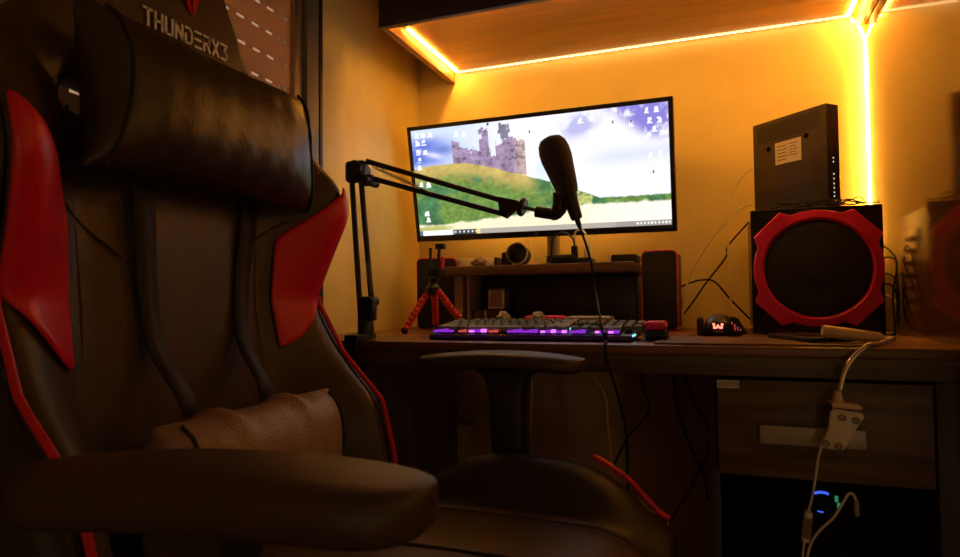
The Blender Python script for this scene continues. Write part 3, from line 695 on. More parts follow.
bb = B(); tube(bb, [at(536, 211.5, YM), at(549, 213.5, YM), at(556.5, 213, YM), at(560, 205, YM), at(560, 193, YM)], [.0115, .0115, .0135, .0155, .0150], 16, 4); obj('microphone_clip', bb, M['black'], t)
mt = thing('microphone', 'black microphone with a foam windscreen held up by the boom arm', 'microphone', at(577, 222, YM))
m0 = at(577, 219, YM - .012); m1 = at(549.5, 137, YM - .012); ax = (m1 - m0); LM = ax.length; ax.normalize()
bb = B(); lathe(bb, [(0, 0), (.0105, 0), (.0118, .004), (.0135, .03), (.0180, .058), (.0165, .08)], 28, aim(m0, ax)); obj('body', bb, M['black'], mt)
bb = B(); k = LM / .163
prof = [(.0195, .050), (.0222, .060), (.0258, .083), (.0285, .102), (.0312, .120), (.0310, .136), (.0280, .149), (.0220, .1575), (.012, .1615), (0, .1625)]
lathe(bb, [(r_, h * k) for r_, h in prof], 36, aim(m0, ax)); obj('windscreen', bb, M['foam'], mt)
bb = B(); tube(bb, [m0 + ax * .004, m0 - ax * .012, m0 - ax * .020], [.006, .005, .0035], 12); obj('plug', bb, M['black'], mt)
pm = [m0 - ax * .018, at(583, 236, 1.25), at(590, 258, 1.25), at(596, 292, 1.24), at(600, 320, 1.2), at(603, 333, 1.16)]
ed = at(605, 344, FY - .004)
pm2 = [Vector((ed.x - .006, 1.115, DZ + .003)), Vector((ed.x, FY - .002, DZ + .0028)), Vector((ed.x + .002, FY - .008, .735)), at(607, 362, FY - .010), at(613, 380, FY - .01), at(622, 410, FY + .01), at(627, 440, FY + .02), at(628, 486, FY + .05), at(634, 540, FY + .08)]
pm[4] = at(600, 316, 1.14); pm[5] = at(602, 330, 1.105)
cable('microphone_cable', 'black microphone cable dropping in front of the keyboard and over the desk edge', pm + pm2, .0023, M['cable_black'])

# ------------------------------------------------------------------ red flexible tripod
YT = 1.36
t = thing('phone_tripod', 'small flexible tripod with red segmented legs and a black phone clamp', 'tripod', (-0.625, YT, DZ))
hub = at(433, 289, YT)
def legpath(lst, Ys): return smoothpath([at(x, y, Y) for (x, y), Y in zip(lst, Ys)], 8)
specs = [([(430, 291), (421, 303), (412, 318), (405, 330.5)], (1.36, 1.345, 1.33, 1.32)), ([(434, 292), (435, 303), (435.5, 315), (436, 324)], (1.37, 1.39, 1.42, 1.44)), ([(437, 290), (445, 300), (453, 311), (460, 318)], (1.355, 1.37, 1.385, 1.40))]
for lst, Ys in specs:
    p = legpath(lst, Ys); p[-1].z = max(p[-1].z, DZ + .009)
    d = [0]
    for a, b in zip(p, p[1:]): d.append(d[-1] + (b - a).length)
    def pos(s):
        for i in range(len(p) - 1):
            if s <= d[i + 1]: return p[i].lerp(p[i + 1], (s - d[i]) / max(1e-9, d[i + 1] - d[i]))
        return p[-1]
    nb = 9; bb = B(); st = d[-1] / nb
    path = []; rad = []
    for k in range(nb):
        for f_, r_ in ((0.02, .0058), (.12, .0078), (.5, .0088), (.88, .0078), (.98, .0058)):
            path.append(pos((k + f_) * st)); rad.append(r_)
    tube(bb, path, rad, 14); lg = obj('leg', bb, M['red_rubber'], t, ang=60)
    dr_ = (p[-1] - p[-3]).normalized(); bb = B(); lathe(bb, [(0, -.002), (.0075, -.002), (.0085, .004), (.006, .009), (0, .0105)], 14, aim(p[-1] - dr_ * .001, dr_)); obj('foot_tip', bb, M['black'], lg)
bb = B(); lathe(bb, [(0, -.014), (.012, -.014), (.017, -.006), (.017, .004), (.011, .010), (.009, .016), (0, .016)], 20, Matrix.Translation(hub)); obj('hub', bb, M['black'], t)
bh = at(434, 279, YT); bb = B(); tt_ = bmesh.new(); bmesh.ops.create_uvsphere(tt_, u_segments=16, v_segments=10, radius=.011); merge(bb, tt_, Matrix.Translation(bh))
lathe(bb, [(.005, -.006), (.005, .02)], 12, aim(bh, (.06, 0, 1))); lathe(bb, [(.006, 0), (.006, .014)], 12, aim(bh, (1, -.3, 0))); obj('ball_head', bb, M['black'], t)
bb = B()
box(bb, at(431, 276, YT) + Vector((-.006, -.008, -.003)), at(440, 269, YT) + Vector((.002, .010, .003)), 0.002)
tube(bb, [at(430.5, 272, YT), at(430.5, 248, YT)], .0036, 8); tube(bb, [at(437.5, 270, YT), at(439.5, 246, YT)], .0040, 8)
box(bb, at(437, 248, YT) + Vector((-.002, -.007, -.003)), at(444, 244, YT) + Vector((.002, .007, .001)), 0.0015)
obj('phone_clamp', bb, M['black'], t)
bb = B(); tube(bb, [at(442, 269, YT), at(442.5, 257, YT)], .0048, 10); obj('clamp_pad', bb, M['red_rubber'], t)

# ------------------------------------------------------------------ keyboard
kx0, kx1, ky0, ky1 = -0.522, -0.140, 1.122, 1.265
t = thing('keyboard', 'black mechanical keyboard glowing purple along its front row', 'keyboard', ((kx0 + kx1) / 2, (ky0 + ky1) / 2, DZ))
tilt = math.atan2(.014, ky1 - ky0)
KM = Matrix.Translation((kx0, ky0, DZ + .012)) @ Matrix.Rotation(tilt, 4, 'X')
KW, KD = kx1 - kx0, ky1 - ky0
bb = B(); prism(bb, [(ky0, DZ + .0012), (ky1, DZ + .0012), (ky1, DZ + .0255), (ky0 + .004, DZ + .0118), (ky0, DZ + .0085)], KW, Matrix(((0, 0, 1, kx0), (1, 0, 0, 0), (0, 1, 0, 0), (0, 0, 0, 1))), 0.0012, 1)
obj('case', bb, M['black'], t)
ux = KW - .012; ncol = 21.3; u_ = ux / ncol; rowd = (KD - .018) / 6.1
rows = [  # widths; negative = gap
    ([1, -1, 1, 1, 1, 1, -.5, 1, 1, 1, 1, -.5, 1, 1, 1, 1], 5),
    ([1] * 13 + [2, -.25, 1, 1, 1, -.25, 1, 1, 1, 1], 4),
    ([1.5] + [1] * 12 + [1.5, -.25, 1, 1, 1, -.25, 1, 1, 1, 1], 3),
    ([1.75] + [1] * 11 + [2.25, -3.5, 1, 1, 1], 2),
    ([2.25] + [1] * 10 + [2.75, -1.25, 1, -1.25, 1, 1, 1, 1], 1),
    ([1.25, 1.25, 1.25, 6.25, 1.25, 1.25, 1.25, 1.25, -.25, 1, 1, 1, -.25, 2, 1], 0)]
meshes = {}
def keymesh(w_, m):
    k = (w_, m)
    if k not in meshes:
        tb_ = bmesh.new(); W2 = w_ * u_ - .0016; D2 = rowd - .0018
        b4 = [(-W2 / 2, -D2 / 2, 0), (W2 / 2, -D2 / 2, 0), (W2 / 2, D2 / 2, 0), (-W2 / 2, D2 / 2, 0)]; i_ = .0017
        t4 = [(-W2 / 2 + i_, -D2 / 2 + i_, .0085), (W2 / 2 - i_, -D2 / 2 + i_, .0085), (W2 / 2 - i_, D2 / 2 - i_ * .6, .0090), (-W2 / 2 + i_, D2 / 2 - i_ * .6, .0090)]
        vb = [tb_.verts.new(q) for q in b4]; vt = [tb_.verts.new(q) for q in t4]
        tb_.faces.new(vt); tb_.faces.new(vb[::-1])
        for j in range(4): tb_.faces.new((vb[j], vb[(j + 1) % 4], vt[(j + 1) % 4], vt[j]))
        bmesh.ops.bevel(tb_, geom=tb_.edges[:], offset=.0006, segments=1, affect='EDGES')
        me = bpy.data.meshes.new('key'); tb_.to_mesh(me); tb_.free(); me.materials.append(M[m]); meshes[k] = me
    return meshes[k]
rootinv = Matrix.Translation(((kx0 + kx1) / 2, (ky0 + ky1) / 2, DZ)).inverted(); nk = 0
for ws, ri in rows:
    x = .006; yb = .014 + rowd * (ri + .5) + (.004 if ri == 5 else 0)
    for w_ in ws:
        if w_ < 0: x += -w_ * u_; continue
        if nk < 100:
            o = bpy.data.objects.new('key', keymesh(w_, 'key_grey' if (w_ >= 2 and ri < 5) else 'key')); COL.objects.link(o); o.parent = t
            o.matrix_local = rootinv @ KM @ Matrix.Translation((x + w_ * u_ / 2, yb, .0030)); nk += 1
        x += w_ * u_
# glow between the keys: light bars and the lit front edge
bb = B(); segs = []
lb = obj('front_light_bar', box(B(), (kx0 + .004, ky0 - .0012, DZ + .0050), (kx1 - .004, ky0 + .001, DZ + .0075), .0004), M['purple_dim'], t)
bars = [(.014, .125, 'purple'), (.150, .195, 'redlight'), (.205, .300, 'magenta'), (.31, .36, 'redlight'), (.405, .56, 'purple'), (.57, .70, 'magenta'), (.71, .79, 'purple'), (.83, .875, 'magenta'), (.89, .945, 'magenta')]
for a_, b_, m_ in bars:
    nn = max(1, round((b_ - a_) * KW / .0105)); st_ = (b_ - a_) * KW / nn
    for q_ in range(nn):
        xa = a_ * KW + q_ * st_
        obj('key_glow', box(B(), (xa + .0004, .0065, .0022), (xa + st_ - .0006, .0130, .0060 + .0022 * ((q_ * 7) % 3) / 2), .001, mtx=KM), M['purple' if (m_ == 'magenta' and q_ % 2) else m_], t)
for a_, b_, y_, m_ in ((.655, .70, .044, 'cyanlight'), (.735, .80, .044, 'bluelight'), (.775, .80, .060, 'greenlight'), (.60, .64, .030, 'redlight'), (.655, .69, .030, 'magenta')):
    obj('key_glow', box(B(), (a_ * KW, y_, .0022), (b_ * KW, y_ + .003, .0065), .0006, mtx=KM), M[m_], t)
obj('end_light', box(B(), (kx1 - .0005, ky0 + .008, DZ + .009), (kx1 + .0012, ky0 + .05, DZ + .0125), .0004), M['cyanlight'], t)

# things around the keyboard
t = thing('pouch', 'small black case with a red lid at the right end of the keyboard', 'case', (-0.105, 1.20, DZ))
a = at(641, 331, 1.17); b = at(667, 331, 1.17)
bb = B(); box(bb, (a.x + .006, 1.165, DZ + .001), (b.x, 1.225, DZ + .0195), 0.005); obj('base', bb, M['black'], t)
bb = B(); box(bb, (a.x + .005, 1.163, DZ + .020), (b.x - .002, 1.227, DZ + .0345), 0.006, 3); obj('lid', bb, M['red_plastic'], t)
bb = B(); box(bb, (-0.300, 1.30, DZ + .0008), (-0.205, 1.37, DZ + .040), 0.006, mtx=None); setp(obj('grey_pad', bb, M['grey_plastic']), 'grey padded wallet lying behind the right end of the keyboard', 'wallet')
bb = B(); box(bb, (-0.395, 1.33, DZ + .0008), (-0.315, 1.40, DZ + .0405), 0.006); setp(obj('red_case', bb, M['red_plastic']), 'red case lying behind the keyboard middle', 'case')
for k, (px, py, lb) in enumerate(((541, 311, 'crumpled grey paper scrap behind the keyboard beside the red case'), (507, 312, 'crumpled grey paper scrap behind the keyboard in front of the dark reddish case'))):
    p_ = at(px, py, 1.33); tb_ = bmesh.new(); bmesh.ops.create_icosphere(tb_, subdivisions=2, radius=1); rr_ = random.Random(k)
    for v_ in tb_.verts: v_.co = Vector((v_.co.x * .016, v_.co.y * .014, v_.co.z * .022)) * (.75 + .5 * rr_.random())
    bb = B(); merge(bb, tb_, Matrix.Translation((p_.x, 1.30 + .002 * k, DZ + .029))); setp(obj('paper_scrap', bb, M['grey_plastic'], smooth=False), lb, 'paper')
bb = B(); box(bb, (-0.100, 1.082, DZ + .0006), (0.215, 1.325, DZ + .0036), 0.0012); setp(obj('mouse_mat', bb, M['mat']), 'thin dark mouse mat at the right side of the desk', 'mouse mat')
mz = DZ + .0042
a = at(697, 337, 1.29); b = at(742, 337, 1.29); mc = Vector(((a.x + b.x) / 2, 1.325, mz)); hw = (b.x - a.x) / 2
t = thing('mouse', 'black gaming mouse with a glowing red mark on its back', 'mouse', mc)
bb = B(); P = []
for i in range(15):
    s = i / 14 * 2 - 1; row_ = []
    for j in range(17):
        q_ = j / 16 * 2 - 1; prof_ = (1 - abs(s) ** 3.0) ** .42 if abs(s) < 1 else 0
        wd = hw * .80 * (1 - .12 * (1 - abs(s))) * (.35 + .65 * prof_)
        hh = .040 * (.18 + .82 * (1 - abs(q_) ** 2.6) ** .5) * (.30 + .70 * (1 - abs(s + .15) ** 2.4 if abs(s + .15) < 1 else 0)) if abs(q_) < 1 else .006
        row_.append(mc + Vector((q_ * wd, s * .055, hh)))
    P.append(row_)
gridmesh(bb, P); o = obj('shell', bb, M['black'], t)
md = o.modifiers.new('thick', 'SOLIDIFY'); md.thickness = .0025; md.offset = -1
bb = B(); box(bb, mc + Vector((-hw, -.045, .0008)), mc + Vector((hw, .045, .0105)), 0.004); obj('base', bb, M['black_gloss'], t)
bb = B(); box(bb, mc + Vector((-hw, -.040, .008)), mc + Vector((-hw * .72, .030, .034)), 0.005); obj('side_wing', bb, M['black'], t)
bb = B(); prism(bb, [(-.012, 0), (.016, 0), (.016, .006), (.002, .031), (-.012, .034)], .008, Matrix.Translation(mc + Vector((hw * .80, -.030, .002))) @ FACE, .001); sw = obj('side_wing', bb, M['black'], t)
bb = B()
for k in range(4): tube(bb, [mc + Vector((hw * .80 - .009 + k * .0052, -.0392, .006)), mc + Vector((hw * .80 - .009 + k * .0048, -.0392, .026 - k * .0045))], .0009, 6)
obj('red_grille', bb, M['redlight'], sw)
wl = [(-1, .72), (-1, .5), (-.86, .5), (-.86, 0), (-.2, 0), (0, .28), (.2, 0), (.86, 0), (.86, .5), (1, .5), (1, .72), (.55, .72), (.55, .26), (.3, .26), (.12, .55), (-.12, .55), (-.3, .26), (-.55, .26), (-.55, .72)]
p_ = at(718, 326, 1.268); bb = B(); prism(bb, [(x * .0095, z_ * .0135) for x, z_ in wl], .0012, Matrix.Translation((p_.x, 1.2700, p_.z - .005)) @ FACE); obj('logo', bb, M['mouse_w'], t, smooth=False)
t = thing('phone', 'black phone lying flat on the desk in front of the subwoofer', 'phone', (0.135, 1.19, DZ))
mx = Matrix.Translation((0.140, 1.20, DZ + .0044)) @ Matrix.Rotation(math.radians(-68), 4, 'Z')
bb = B(); box(bb, (-.070, -.036, -.0004), (.070, .036, .0075), .003, mtx=mx); obj('body', bb, M['black'], t)
bb = B(); box(bb, (-.067, -.033, .0074), (.067, .033, .0080), .0003, mtx=mx); obj('glass', bb, M['gold'], t)

# ------------------------------------------------------------------ clip lamp hanging over the desk edge
YL = 1.125
t = thing('clip_lamp', 'cream clip-on lamp lying on the desk with its clip dangling over the drawer', 'lamp', (0.19, YL, DZ))
h0 = at(822, 330.5, YL); h1 = at(884, 337, YL); h0.z = max(h0.z, DZ + .0135); h1.z = DZ + .0105
bb = B(); dd = (h1 - h0); tube(bb, [h0 - dd * .01, h0, h0 + dd * .03, h0 + dd * .5, h0 + dd * .93, h1 - dd * .02, h1], [.004, .0075, .0092, .0092, .0085, .006, .005], 18); obj('lamp_head', bb, M['cream'], t)
nk_ = [h1 - dd * .01, h1 + Vector((.010, -.012, .001)), at(880, 341, FY + .016), at(868, 346, FY - .004), at(855, 356, FY - .012), at(845, 371, FY - .014), at(840, 390, FY - .016)]
nk_[2].z = DZ + .0055
obj('gooseneck', tube(B(), nk_, .0038, 10, 8), M['mirror_ring'], t)
YC = FY - .022
cl = obj('clip', slab(B(), [(829.5, 403), (832, 400.5), (858, 404), (861, 406.5), (857, 408.5), (834, 406)], YC, .034, .0008), M['cream'], t)
bb = B(); lathe(bb, [(0, 0), (.0078, 0), (.0062, .008), (.0045, .017), (0, .018)], 18, aim(at(838, 403, YC), (.02, 0, 1))); obj('neck_socket', bb, M['cream'], cl)
bb = B(); slab(bb, [(830, 411), (836, 408.5), (862, 413), (864.5, 417), (860, 423), (846, 446), (843, 450.5), (821, 447.5), (820, 444), (828, 430)], YC - .010, .005, .0015); obj('jaw', bb, M['white_plastic'], cl)
for x, y in ((842, 417.5), (856, 420.5), (826, 443.5), (839, 446.5)):
    p_ = at(x, y, YC - .013); bb = B(); lathe(bb, [(.0052, 0), (.0052, .0018), (.0036, .0030), (.0030, .0014), (0, .0014)], 18, aim(p_, (0, -1, 0))); obj('rubber_foot', bb, M['grey_plastic'], cl)
bb = B(); tube(bb, spring(at(852, 406, YC), at(850, 416, YC), .004, 5), .0008, 6); obj('spring', bb, M['spring'], cl)
YS = FY - .020
cp_ = [at(834, 406, YC - .016), at(831, 420, YS), at(826, 436, YS), at(819, 455, YS), at(816, 475, YS), at(812, 498, YS), at(808, 512, YS)]
obj('cord', tube(B(), cp_, .0017, 7, 8), M['cable_white'], t)
bb = B(); sa, sb = at(808.5, 511, YS), at(805, 541, YS); mx = aim(sb, sa - sb)
box(bb, (-.008, -.005, 0), (.008, .005, (sa - sb).length), .002, mtx=mx); sw = obj('inline_switch', bb, M['white_plastic'], t)
bb = B(); box(bb, (-.0085, -.0058, .006), (-.001, .0042, (sa - sb).length - .008), .001, mtx=mx); obj('rocker', bb, M['crumple'], sw)
obj('cord', tube(B(), [sb, at(803, 552, YS), at(801, 580, YS), at(800, 640, YS), Vector((0.10, YS, .01))], .0017, 7, 8), M['cable_white'], t)
YK = FY - .008
t = thing('charging_cable', 'white charging cable with a hanging plug in front of the open cubby', 'cable', at(848, 495, YK))
obj('cord', tube(B(), [at(856, 500, YK), at(852.5, 494, YK), at(848, 494.5, YK), at(842, 504, YK), at(833, 518, YK), at(821, 529, YK), at(812, 541, YK), at(807, 558, YK), at(803, 600, YK), Vector((.09, YK, .008))], .0020, 7, 8), M['cable_white'], t)
bb = B(); mx = aim(at(857, 516, YK), at(856, 500, YK) - at(857, 516, YK)); box(bb, (-.0045, -.003, 0), (.0045, .003, .022), .0015, mtx=mx); obj('plug', bb, M['grey_plastic'], t)

# ------------------------------------------------------------------ under the desk
t = thing('computer_tower', 'black computer tower with blue and green lights in the open cubby under the drawer', 'computer', (0.14, 1.3, .081))
bb = B(); box(bb, (0.03, 1.20, 0.082), (0.25, 1.56, 0.54), .006); obj('case', bb, M['matte_black'], t)
fp = obj('front_panel', box(B(), (0.034, 1.188, 0.09), (0.246, 1.1995, 0.538), .005), M['matte_black'], t)
c0 = at(822, 502, 1.186)
bb = B(); tube(bb, [c0 + Vector((.020 * math.cos(math.radians(a_)), -.001, .016 * math.sin(math.radians(a_)))) for a_ in range(60, 126, 8)], .0022, 6); obj('blue_ring_light', bb, M['bluelight'], fp)
bb = B(); tube(bb, [c0 + Vector((.020 * math.cos(math.radians(a_)), -.001, .016 * math.sin(math.radians(a_)))) for a_ in range(250, 280, 8)], .0012, 6); obj('blue_ring_light', bb, M['bluelight'], fp)
for x, y in ((836.5, 499), (839, 506)):
    p_ = at(x, y, 1.187); bb = B(); box(bb, p_ + Vector((-.0025, -.001, -.005)), p_ + Vector((.0025, .001, .005)), .0008); obj('green_light', bb, mat('dim_green', (.02, .02, .02), emit=(.05, .6, .25), estr=.35), fp)
a = at(455, 424, 1.60); b = at(471, 424, 1.60)
bb = B(); box(bb, (a.x - .03, 1.59, 0.0008), (b.x, 1.65, a.z), .004); setp(obj('cable_duct', bb, M['white_plastic']), 'tall pale duct box standing by the wall under the desk', 'duct')
def ucable(name, label, lst, Y, r, m): return cable(name, label, P2(lst, Y), r, M[m])
ucable('hanging_cable', 'black cable under the desk bending at a knot beside the microphone cable', [(640, 368), (643, 385), (649, 408), (641, 422), (630, 434), (620, 452), (612, 470)], 1.45, .0022, 'cable_black')
ucable('hanging_cable', 'black cable curving down the wall under the desk left of the drawer', [(674, 362), (674, 378), (676, 400), (682, 425), (692, 450), (703, 472), (708, 500)], 1.63, .0026, 'cable_black')
ucable('hanging_cable', 'black cable slanting to the drawer side under the desk', [(683, 365), (686, 380), (694, 402), (706, 420), (712, 432)], 1.60, .0022, 'cable_black')
ucable('hanging_cable', 'thin black cable low on the wall under the desk', [(713, 436), (704, 462), (692, 486), (676, 512), (660, 535)], 1.62, .0018, 'cable_black')
ucable('hanging_cable', 'orange cable hanging under the desk edge beside the chair armrest', [(588, 366), (592, 374), (600, 386), (606, 400), (608, 432), (611, 452), (613, 474), (622, 492), (638, 506)], 1.22, .0027, 'cable_orange')
ucable('hanging_cable', 'tan looped cable strand beside the orange cable under the desk', [(601, 433), (605, 434), (608, 452), (614, 466), (624, 478), (630, 496)], 1.235, .0019, 'cable_tan')
ucable('hanging_cable', 'thin tan cable hanging behind the far armrest post', [(530, 366), (531.5, 378), (532, 400), (530, 430), (528, 470)], 1.40, .0018, 'cable_tan')
ucable('hanging_cable', 'pinkish looped cable end beside the red seat piping', [(640, 500), (650, 511), (660, 513), (667, 520), (668, 528), (664, 534)], 1.15, .0016, 'cable_orange')

# ------------------------------------------------------------------ gaming chair (faces +X)
YC_ = 0.66
chair = thing('gaming_chair', 'black and red racing-style gaming chair turned side-on to the desk', 'chair', (-0.36, YC_, 0.0))
Wt = [(.50, .25), (.577, .258), (.665, .264), (.74, .264), (.83, .256), (.90, .264), (.97, .276), (1.02, .278), (1.07, .268), (1.11, .246), (1.14, .218), (1.17, .186), (1.20, .172), (1.30, .122), (1.38, .092), (1.42, .07)]
Xet = [(.50, -.478), (.577, -.488), (.665, -.512), (.74, -.585), (.83, -.632), (.90, -.605), (.97, -.578), (1.02, -.588), (1.07, -.635), (1.11, -.680), (1.15, -.695), (1.42, -.712)]
Xpt = [(.50, -.640), (.83, -.672), (1.1, -.690), (1.2, -.694), (1.42, -.712)]
def back(z, s, off=0.0):
    a = abs(s); wv = interp(z, Wt); xp = interp(z, Xpt); xe = interp(z, Xet)
    k = sstep((a - .52) / .46)
    x = xp + (xe - xp) * k + (.012 * math.sin(PI * min(1, a / .5)) if z < 1.12 else 0)
    rb = sstep((a - .93) / .07)
    return Vector((x + off - .012 * rb, YC_ + s * wv, z))
sg = [-1, -.985, -.95, -.88, -.78, -.66, -.55, -.42, -.3, -.12, .12, .3, .42, .55, .66, .78, .88, .95, .985, 1]
zg = [.50, .54, .577, .62, .665, .70, .74, .785, .83, .865, .90, .935, .97, 1.02, 1.05, 1.07, 1.09, 1.11, 1.14, 1.17, 1.20, 1.25, 1.30, 1.34, 1.38, 1.405, 1.42]
BOFF = -1.0
bb = B()
def slot(i, j):
    zc = (zg[i] + zg[i + 1]) / 2; sc_ = abs((sg[j] + sg[j + 1]) / 2)
    return 1.05 < zc < 1.09 and .42 < sc_ < .55
gridmesh(bb, [[back(z, s) for s in sg] for z in zg], slot)
o = obj('backrest', bb, M['leather'], chair, ang=180)
md = o.modifiers.new('thick', 'SOLIDIFY'); md.thickness = .055; md.offset = BOFF
md.use_rim = True
modsub(o)
# red side inserts
for sd in (-1, 1):
    bb = B(); P = []
    for i in range(13):
        f_ = i / 12; row_ = []
        for j in range(9):
            q_ = j / 8; a = .66 + (.985 - .66) * q_
            zb = .752 + (.835 - .752) * q_ ** 1.6; zt = .925 + (1.022 - .925) * q_
            z = zb + (zt - zb) * f_; p_ = back(z, sd * a); p2 = back(z, sd * (a - .01)); p3 = back(z + .01, sd * a)
            nr = (p2 - p_).cross(p3 - p_).normalized()
            if nr.x < 0: nr = -nr
            row_.append(p_ + nr * .006)
        P.append(row_)
    gridmesh(bb, P); o = obj('red_insert', bb, M['red_leather'], chair, ang=180)
    md = o.modifiers.new('thick', 'SOLIDIFY'); md.thickness = .006; md.offset = 0; modsub(o)
    zz = [.835 - .305 * k / 20 for k in range(21)]
    obj('red_piping', tube(B(), [back(z, sd * 1.0) + Vector((.010, .001 * sd, 0)) for z in zz], .0042, 8), M['red_pipe'], chair)
    obj('wing_seam', tube(B(), [back(z, sd * .56) + Vector((.003, 0, 0)) for z in [.55 + .5 * k / 20 for k in range(21)]], .0018, 6), M['seam'], chair)
    # slanted panel seam
    obj('panel_seam', tube(B(), [back(.955 - .075 * k / 8, sd * (.70 - .34 * k / 8)) + Vector((.004, 0, 0)) for k in range(9)], .0018, 6), M['seam'], chair)
for sd in (-1, 1):
    bb = B(); P = []
    for k in range(15):
        z = .50 + .58 * k / 14; e_ = back(z, sd); fl_ = .034 * sstep((.98 - z) / .12) + .006
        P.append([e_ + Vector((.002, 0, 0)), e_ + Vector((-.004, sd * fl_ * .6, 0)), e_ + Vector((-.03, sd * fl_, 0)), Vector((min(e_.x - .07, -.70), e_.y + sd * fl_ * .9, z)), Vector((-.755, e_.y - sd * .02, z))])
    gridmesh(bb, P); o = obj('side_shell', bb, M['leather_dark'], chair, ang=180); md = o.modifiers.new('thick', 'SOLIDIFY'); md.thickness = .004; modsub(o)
# chevron and lettering on the head section
def onhead(y, z): return Vector((interp(z, Xpt) + .0022, y, z))
for pts_ in ([(-.034, .100), (-.002, .100), (.010, .010), (.010, .002)], [(.056, .100), (.024, .100), (.0125, .010), (.0125, .002)]):
    bb = B(); vs = [bb.verts.new(onhead(.69 + y, 1.232 + z)) for y, z in pts_]; bb.faces.new(vs); r_ = bmesh.ops.extrude_face_region(bb, geom=bb.faces[:])
    for g in r_['geom']:
        if isinstance(g, bmesh.types.BMVert): g.co.x += .002
    obj('red_chevron', bb, M['red_leather'], chair, smooth=False)
TM = Matrix(((0, 0, 1, 0), (1, 0, 0, 0), (0, 1, 0, 0), (0, 0, 0, 1)))     # local XY -> world YZ, facing +X
GL = {'T': [[(-.12, 1), (1, 1)], [(.5, 1), (.5, 0)]], 'H': [[(0, 0), (0, 1)], [(1, 0), (1, 1)], [(0, .5), (1, .5)]], 'U': [[(0, 1), (0, 0), (1, 0), (1, 1)]],
      'N': [[(0, 0), (0, 1), (1, 0), (1, 1)]], 'D': [[(.0, 1), (.75, 1), (1, .75), (1, .25), (.75, 0), (0, 0)], [(0, 0), (0, .55)]], 'E': [[(1, 1), (0, 1)], [(0, .5), (.9, .5)], [(0, 0), (1, 0)]],
      'R': [[(0, 0), (0, .5), (.9, .5), (1, .65), (1, .9), (.9, 1), (0, 1)], [(.6, .5), (1, 0)]], 'X': [[(0, 0), (1, 1)], [(0, 1), (1, 0)]], '3': [[(0, 1), (1, 1), (.55, .58), (1, .4), (1, .15), (.85, 0), (0, 0)]]}
def letters(name, s, width, h, m, parent, mtx):
    n_ = len(s); st_ = width / n_; wl_ = st_ * .64; bb = B(); th_ = h * .16
    for i, ch in enumerate(s):
        x0_ = -width / 2 + i * st_ + st_ * .12
        for pl_ in GL[ch]:
            P_ = [Vector((x0_ + px * wl_, (py - .5) * h, 0)) for px, py in pl_]
            for a_, b_ in zip(P_, P_[1:]):
                d_ = (b_ - a_); L_ = d_.length; an_ = math.atan2(d_.y, d_.x)
                box(bb, (-th_ * .4, -th_ / 2, -.0004), (L_ + th_ * .4, th_ / 2, .0006), 0, mtx=mtx @ Matrix.Translation(a_) @ Matrix.Rotation(an_, 4, 'Z'))
    return obj(name, bb, m, parent, smooth=False)
l0, l1 = atx(142, 14, -.692), atx(229, 55, -.692)
lc = (l0 + l1) / 2; lroll = math.atan2(l1.z - l0.z, l1.y - l0.y)
lw = math.hypot(l1.z - l0.z, l1.y - l0.y)
lg = letters('brand_lettering', 'THUNDERX3', lw * .98, .0215, M['logo_white'], chair, Matrix.Translation((-.6915, lc.y, lc.z)) @ TM @ Matrix.Rotation(lroll, 4, 'Z'))
# seat
def seat_pt(u, v):
    x = -.64 + u * .585; a = abs(v); y = YC_ + v * .285
    z = .543 + .012 * math.sin(PI * u) - .022 * math.exp(-((a - .64) / .07) ** 2) - .035 * sstep((u - .86) / .14) - .012 * (1 - u)
    hump = sstep((u - .34) / .18) * (1 - sstep((u - .76) / .20))
    z += (.046 * hump + .002) * sstep((a - .66) / .13) - .03 * sstep((a - .96) / .04)
    return Vector((x, y, z))
bb = B(); us = [0, .04, .12, .22, .3, .36, .42, .48, .54, .6, .7, .8, .88, .94, .98, 1]; vs_ = [-1, -.97, -.9, -.82, -.74, -.64, -.55, -.35, -.12, .12, .35, .55, .64, .74, .82, .9, .97, 1]
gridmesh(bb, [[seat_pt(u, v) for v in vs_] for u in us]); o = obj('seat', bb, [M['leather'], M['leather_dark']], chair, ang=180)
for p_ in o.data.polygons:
    if abs(o.data.vertices[p_.vertices[0]].co.y + o.data.vertices[p_.vertices[2]].co.y - 2 * YC_) / 2 > .285 * .62: p_.material_index = 1  # hump faces darkened: their shade is put into the leather colour
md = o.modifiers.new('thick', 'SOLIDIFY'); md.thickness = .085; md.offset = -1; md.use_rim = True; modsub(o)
for sd in (-1, 1):
    obj('seat_piping', tube(B(), [seat_pt(.79 + .18 * k / 12, sd * .95) + Vector((.003, .004 * sd, .004)) for k in range(13)], .0042, 8), M['red_pipe'], chair)
for v in (.44, .0, -.44):
    obj('seat_seam', tube(B(), [seat_pt(.08 + .88 * k / 16, v) + Vector((0, 0, .0015)) for k in range(17)], .0016, 6), M['seam'], chair)
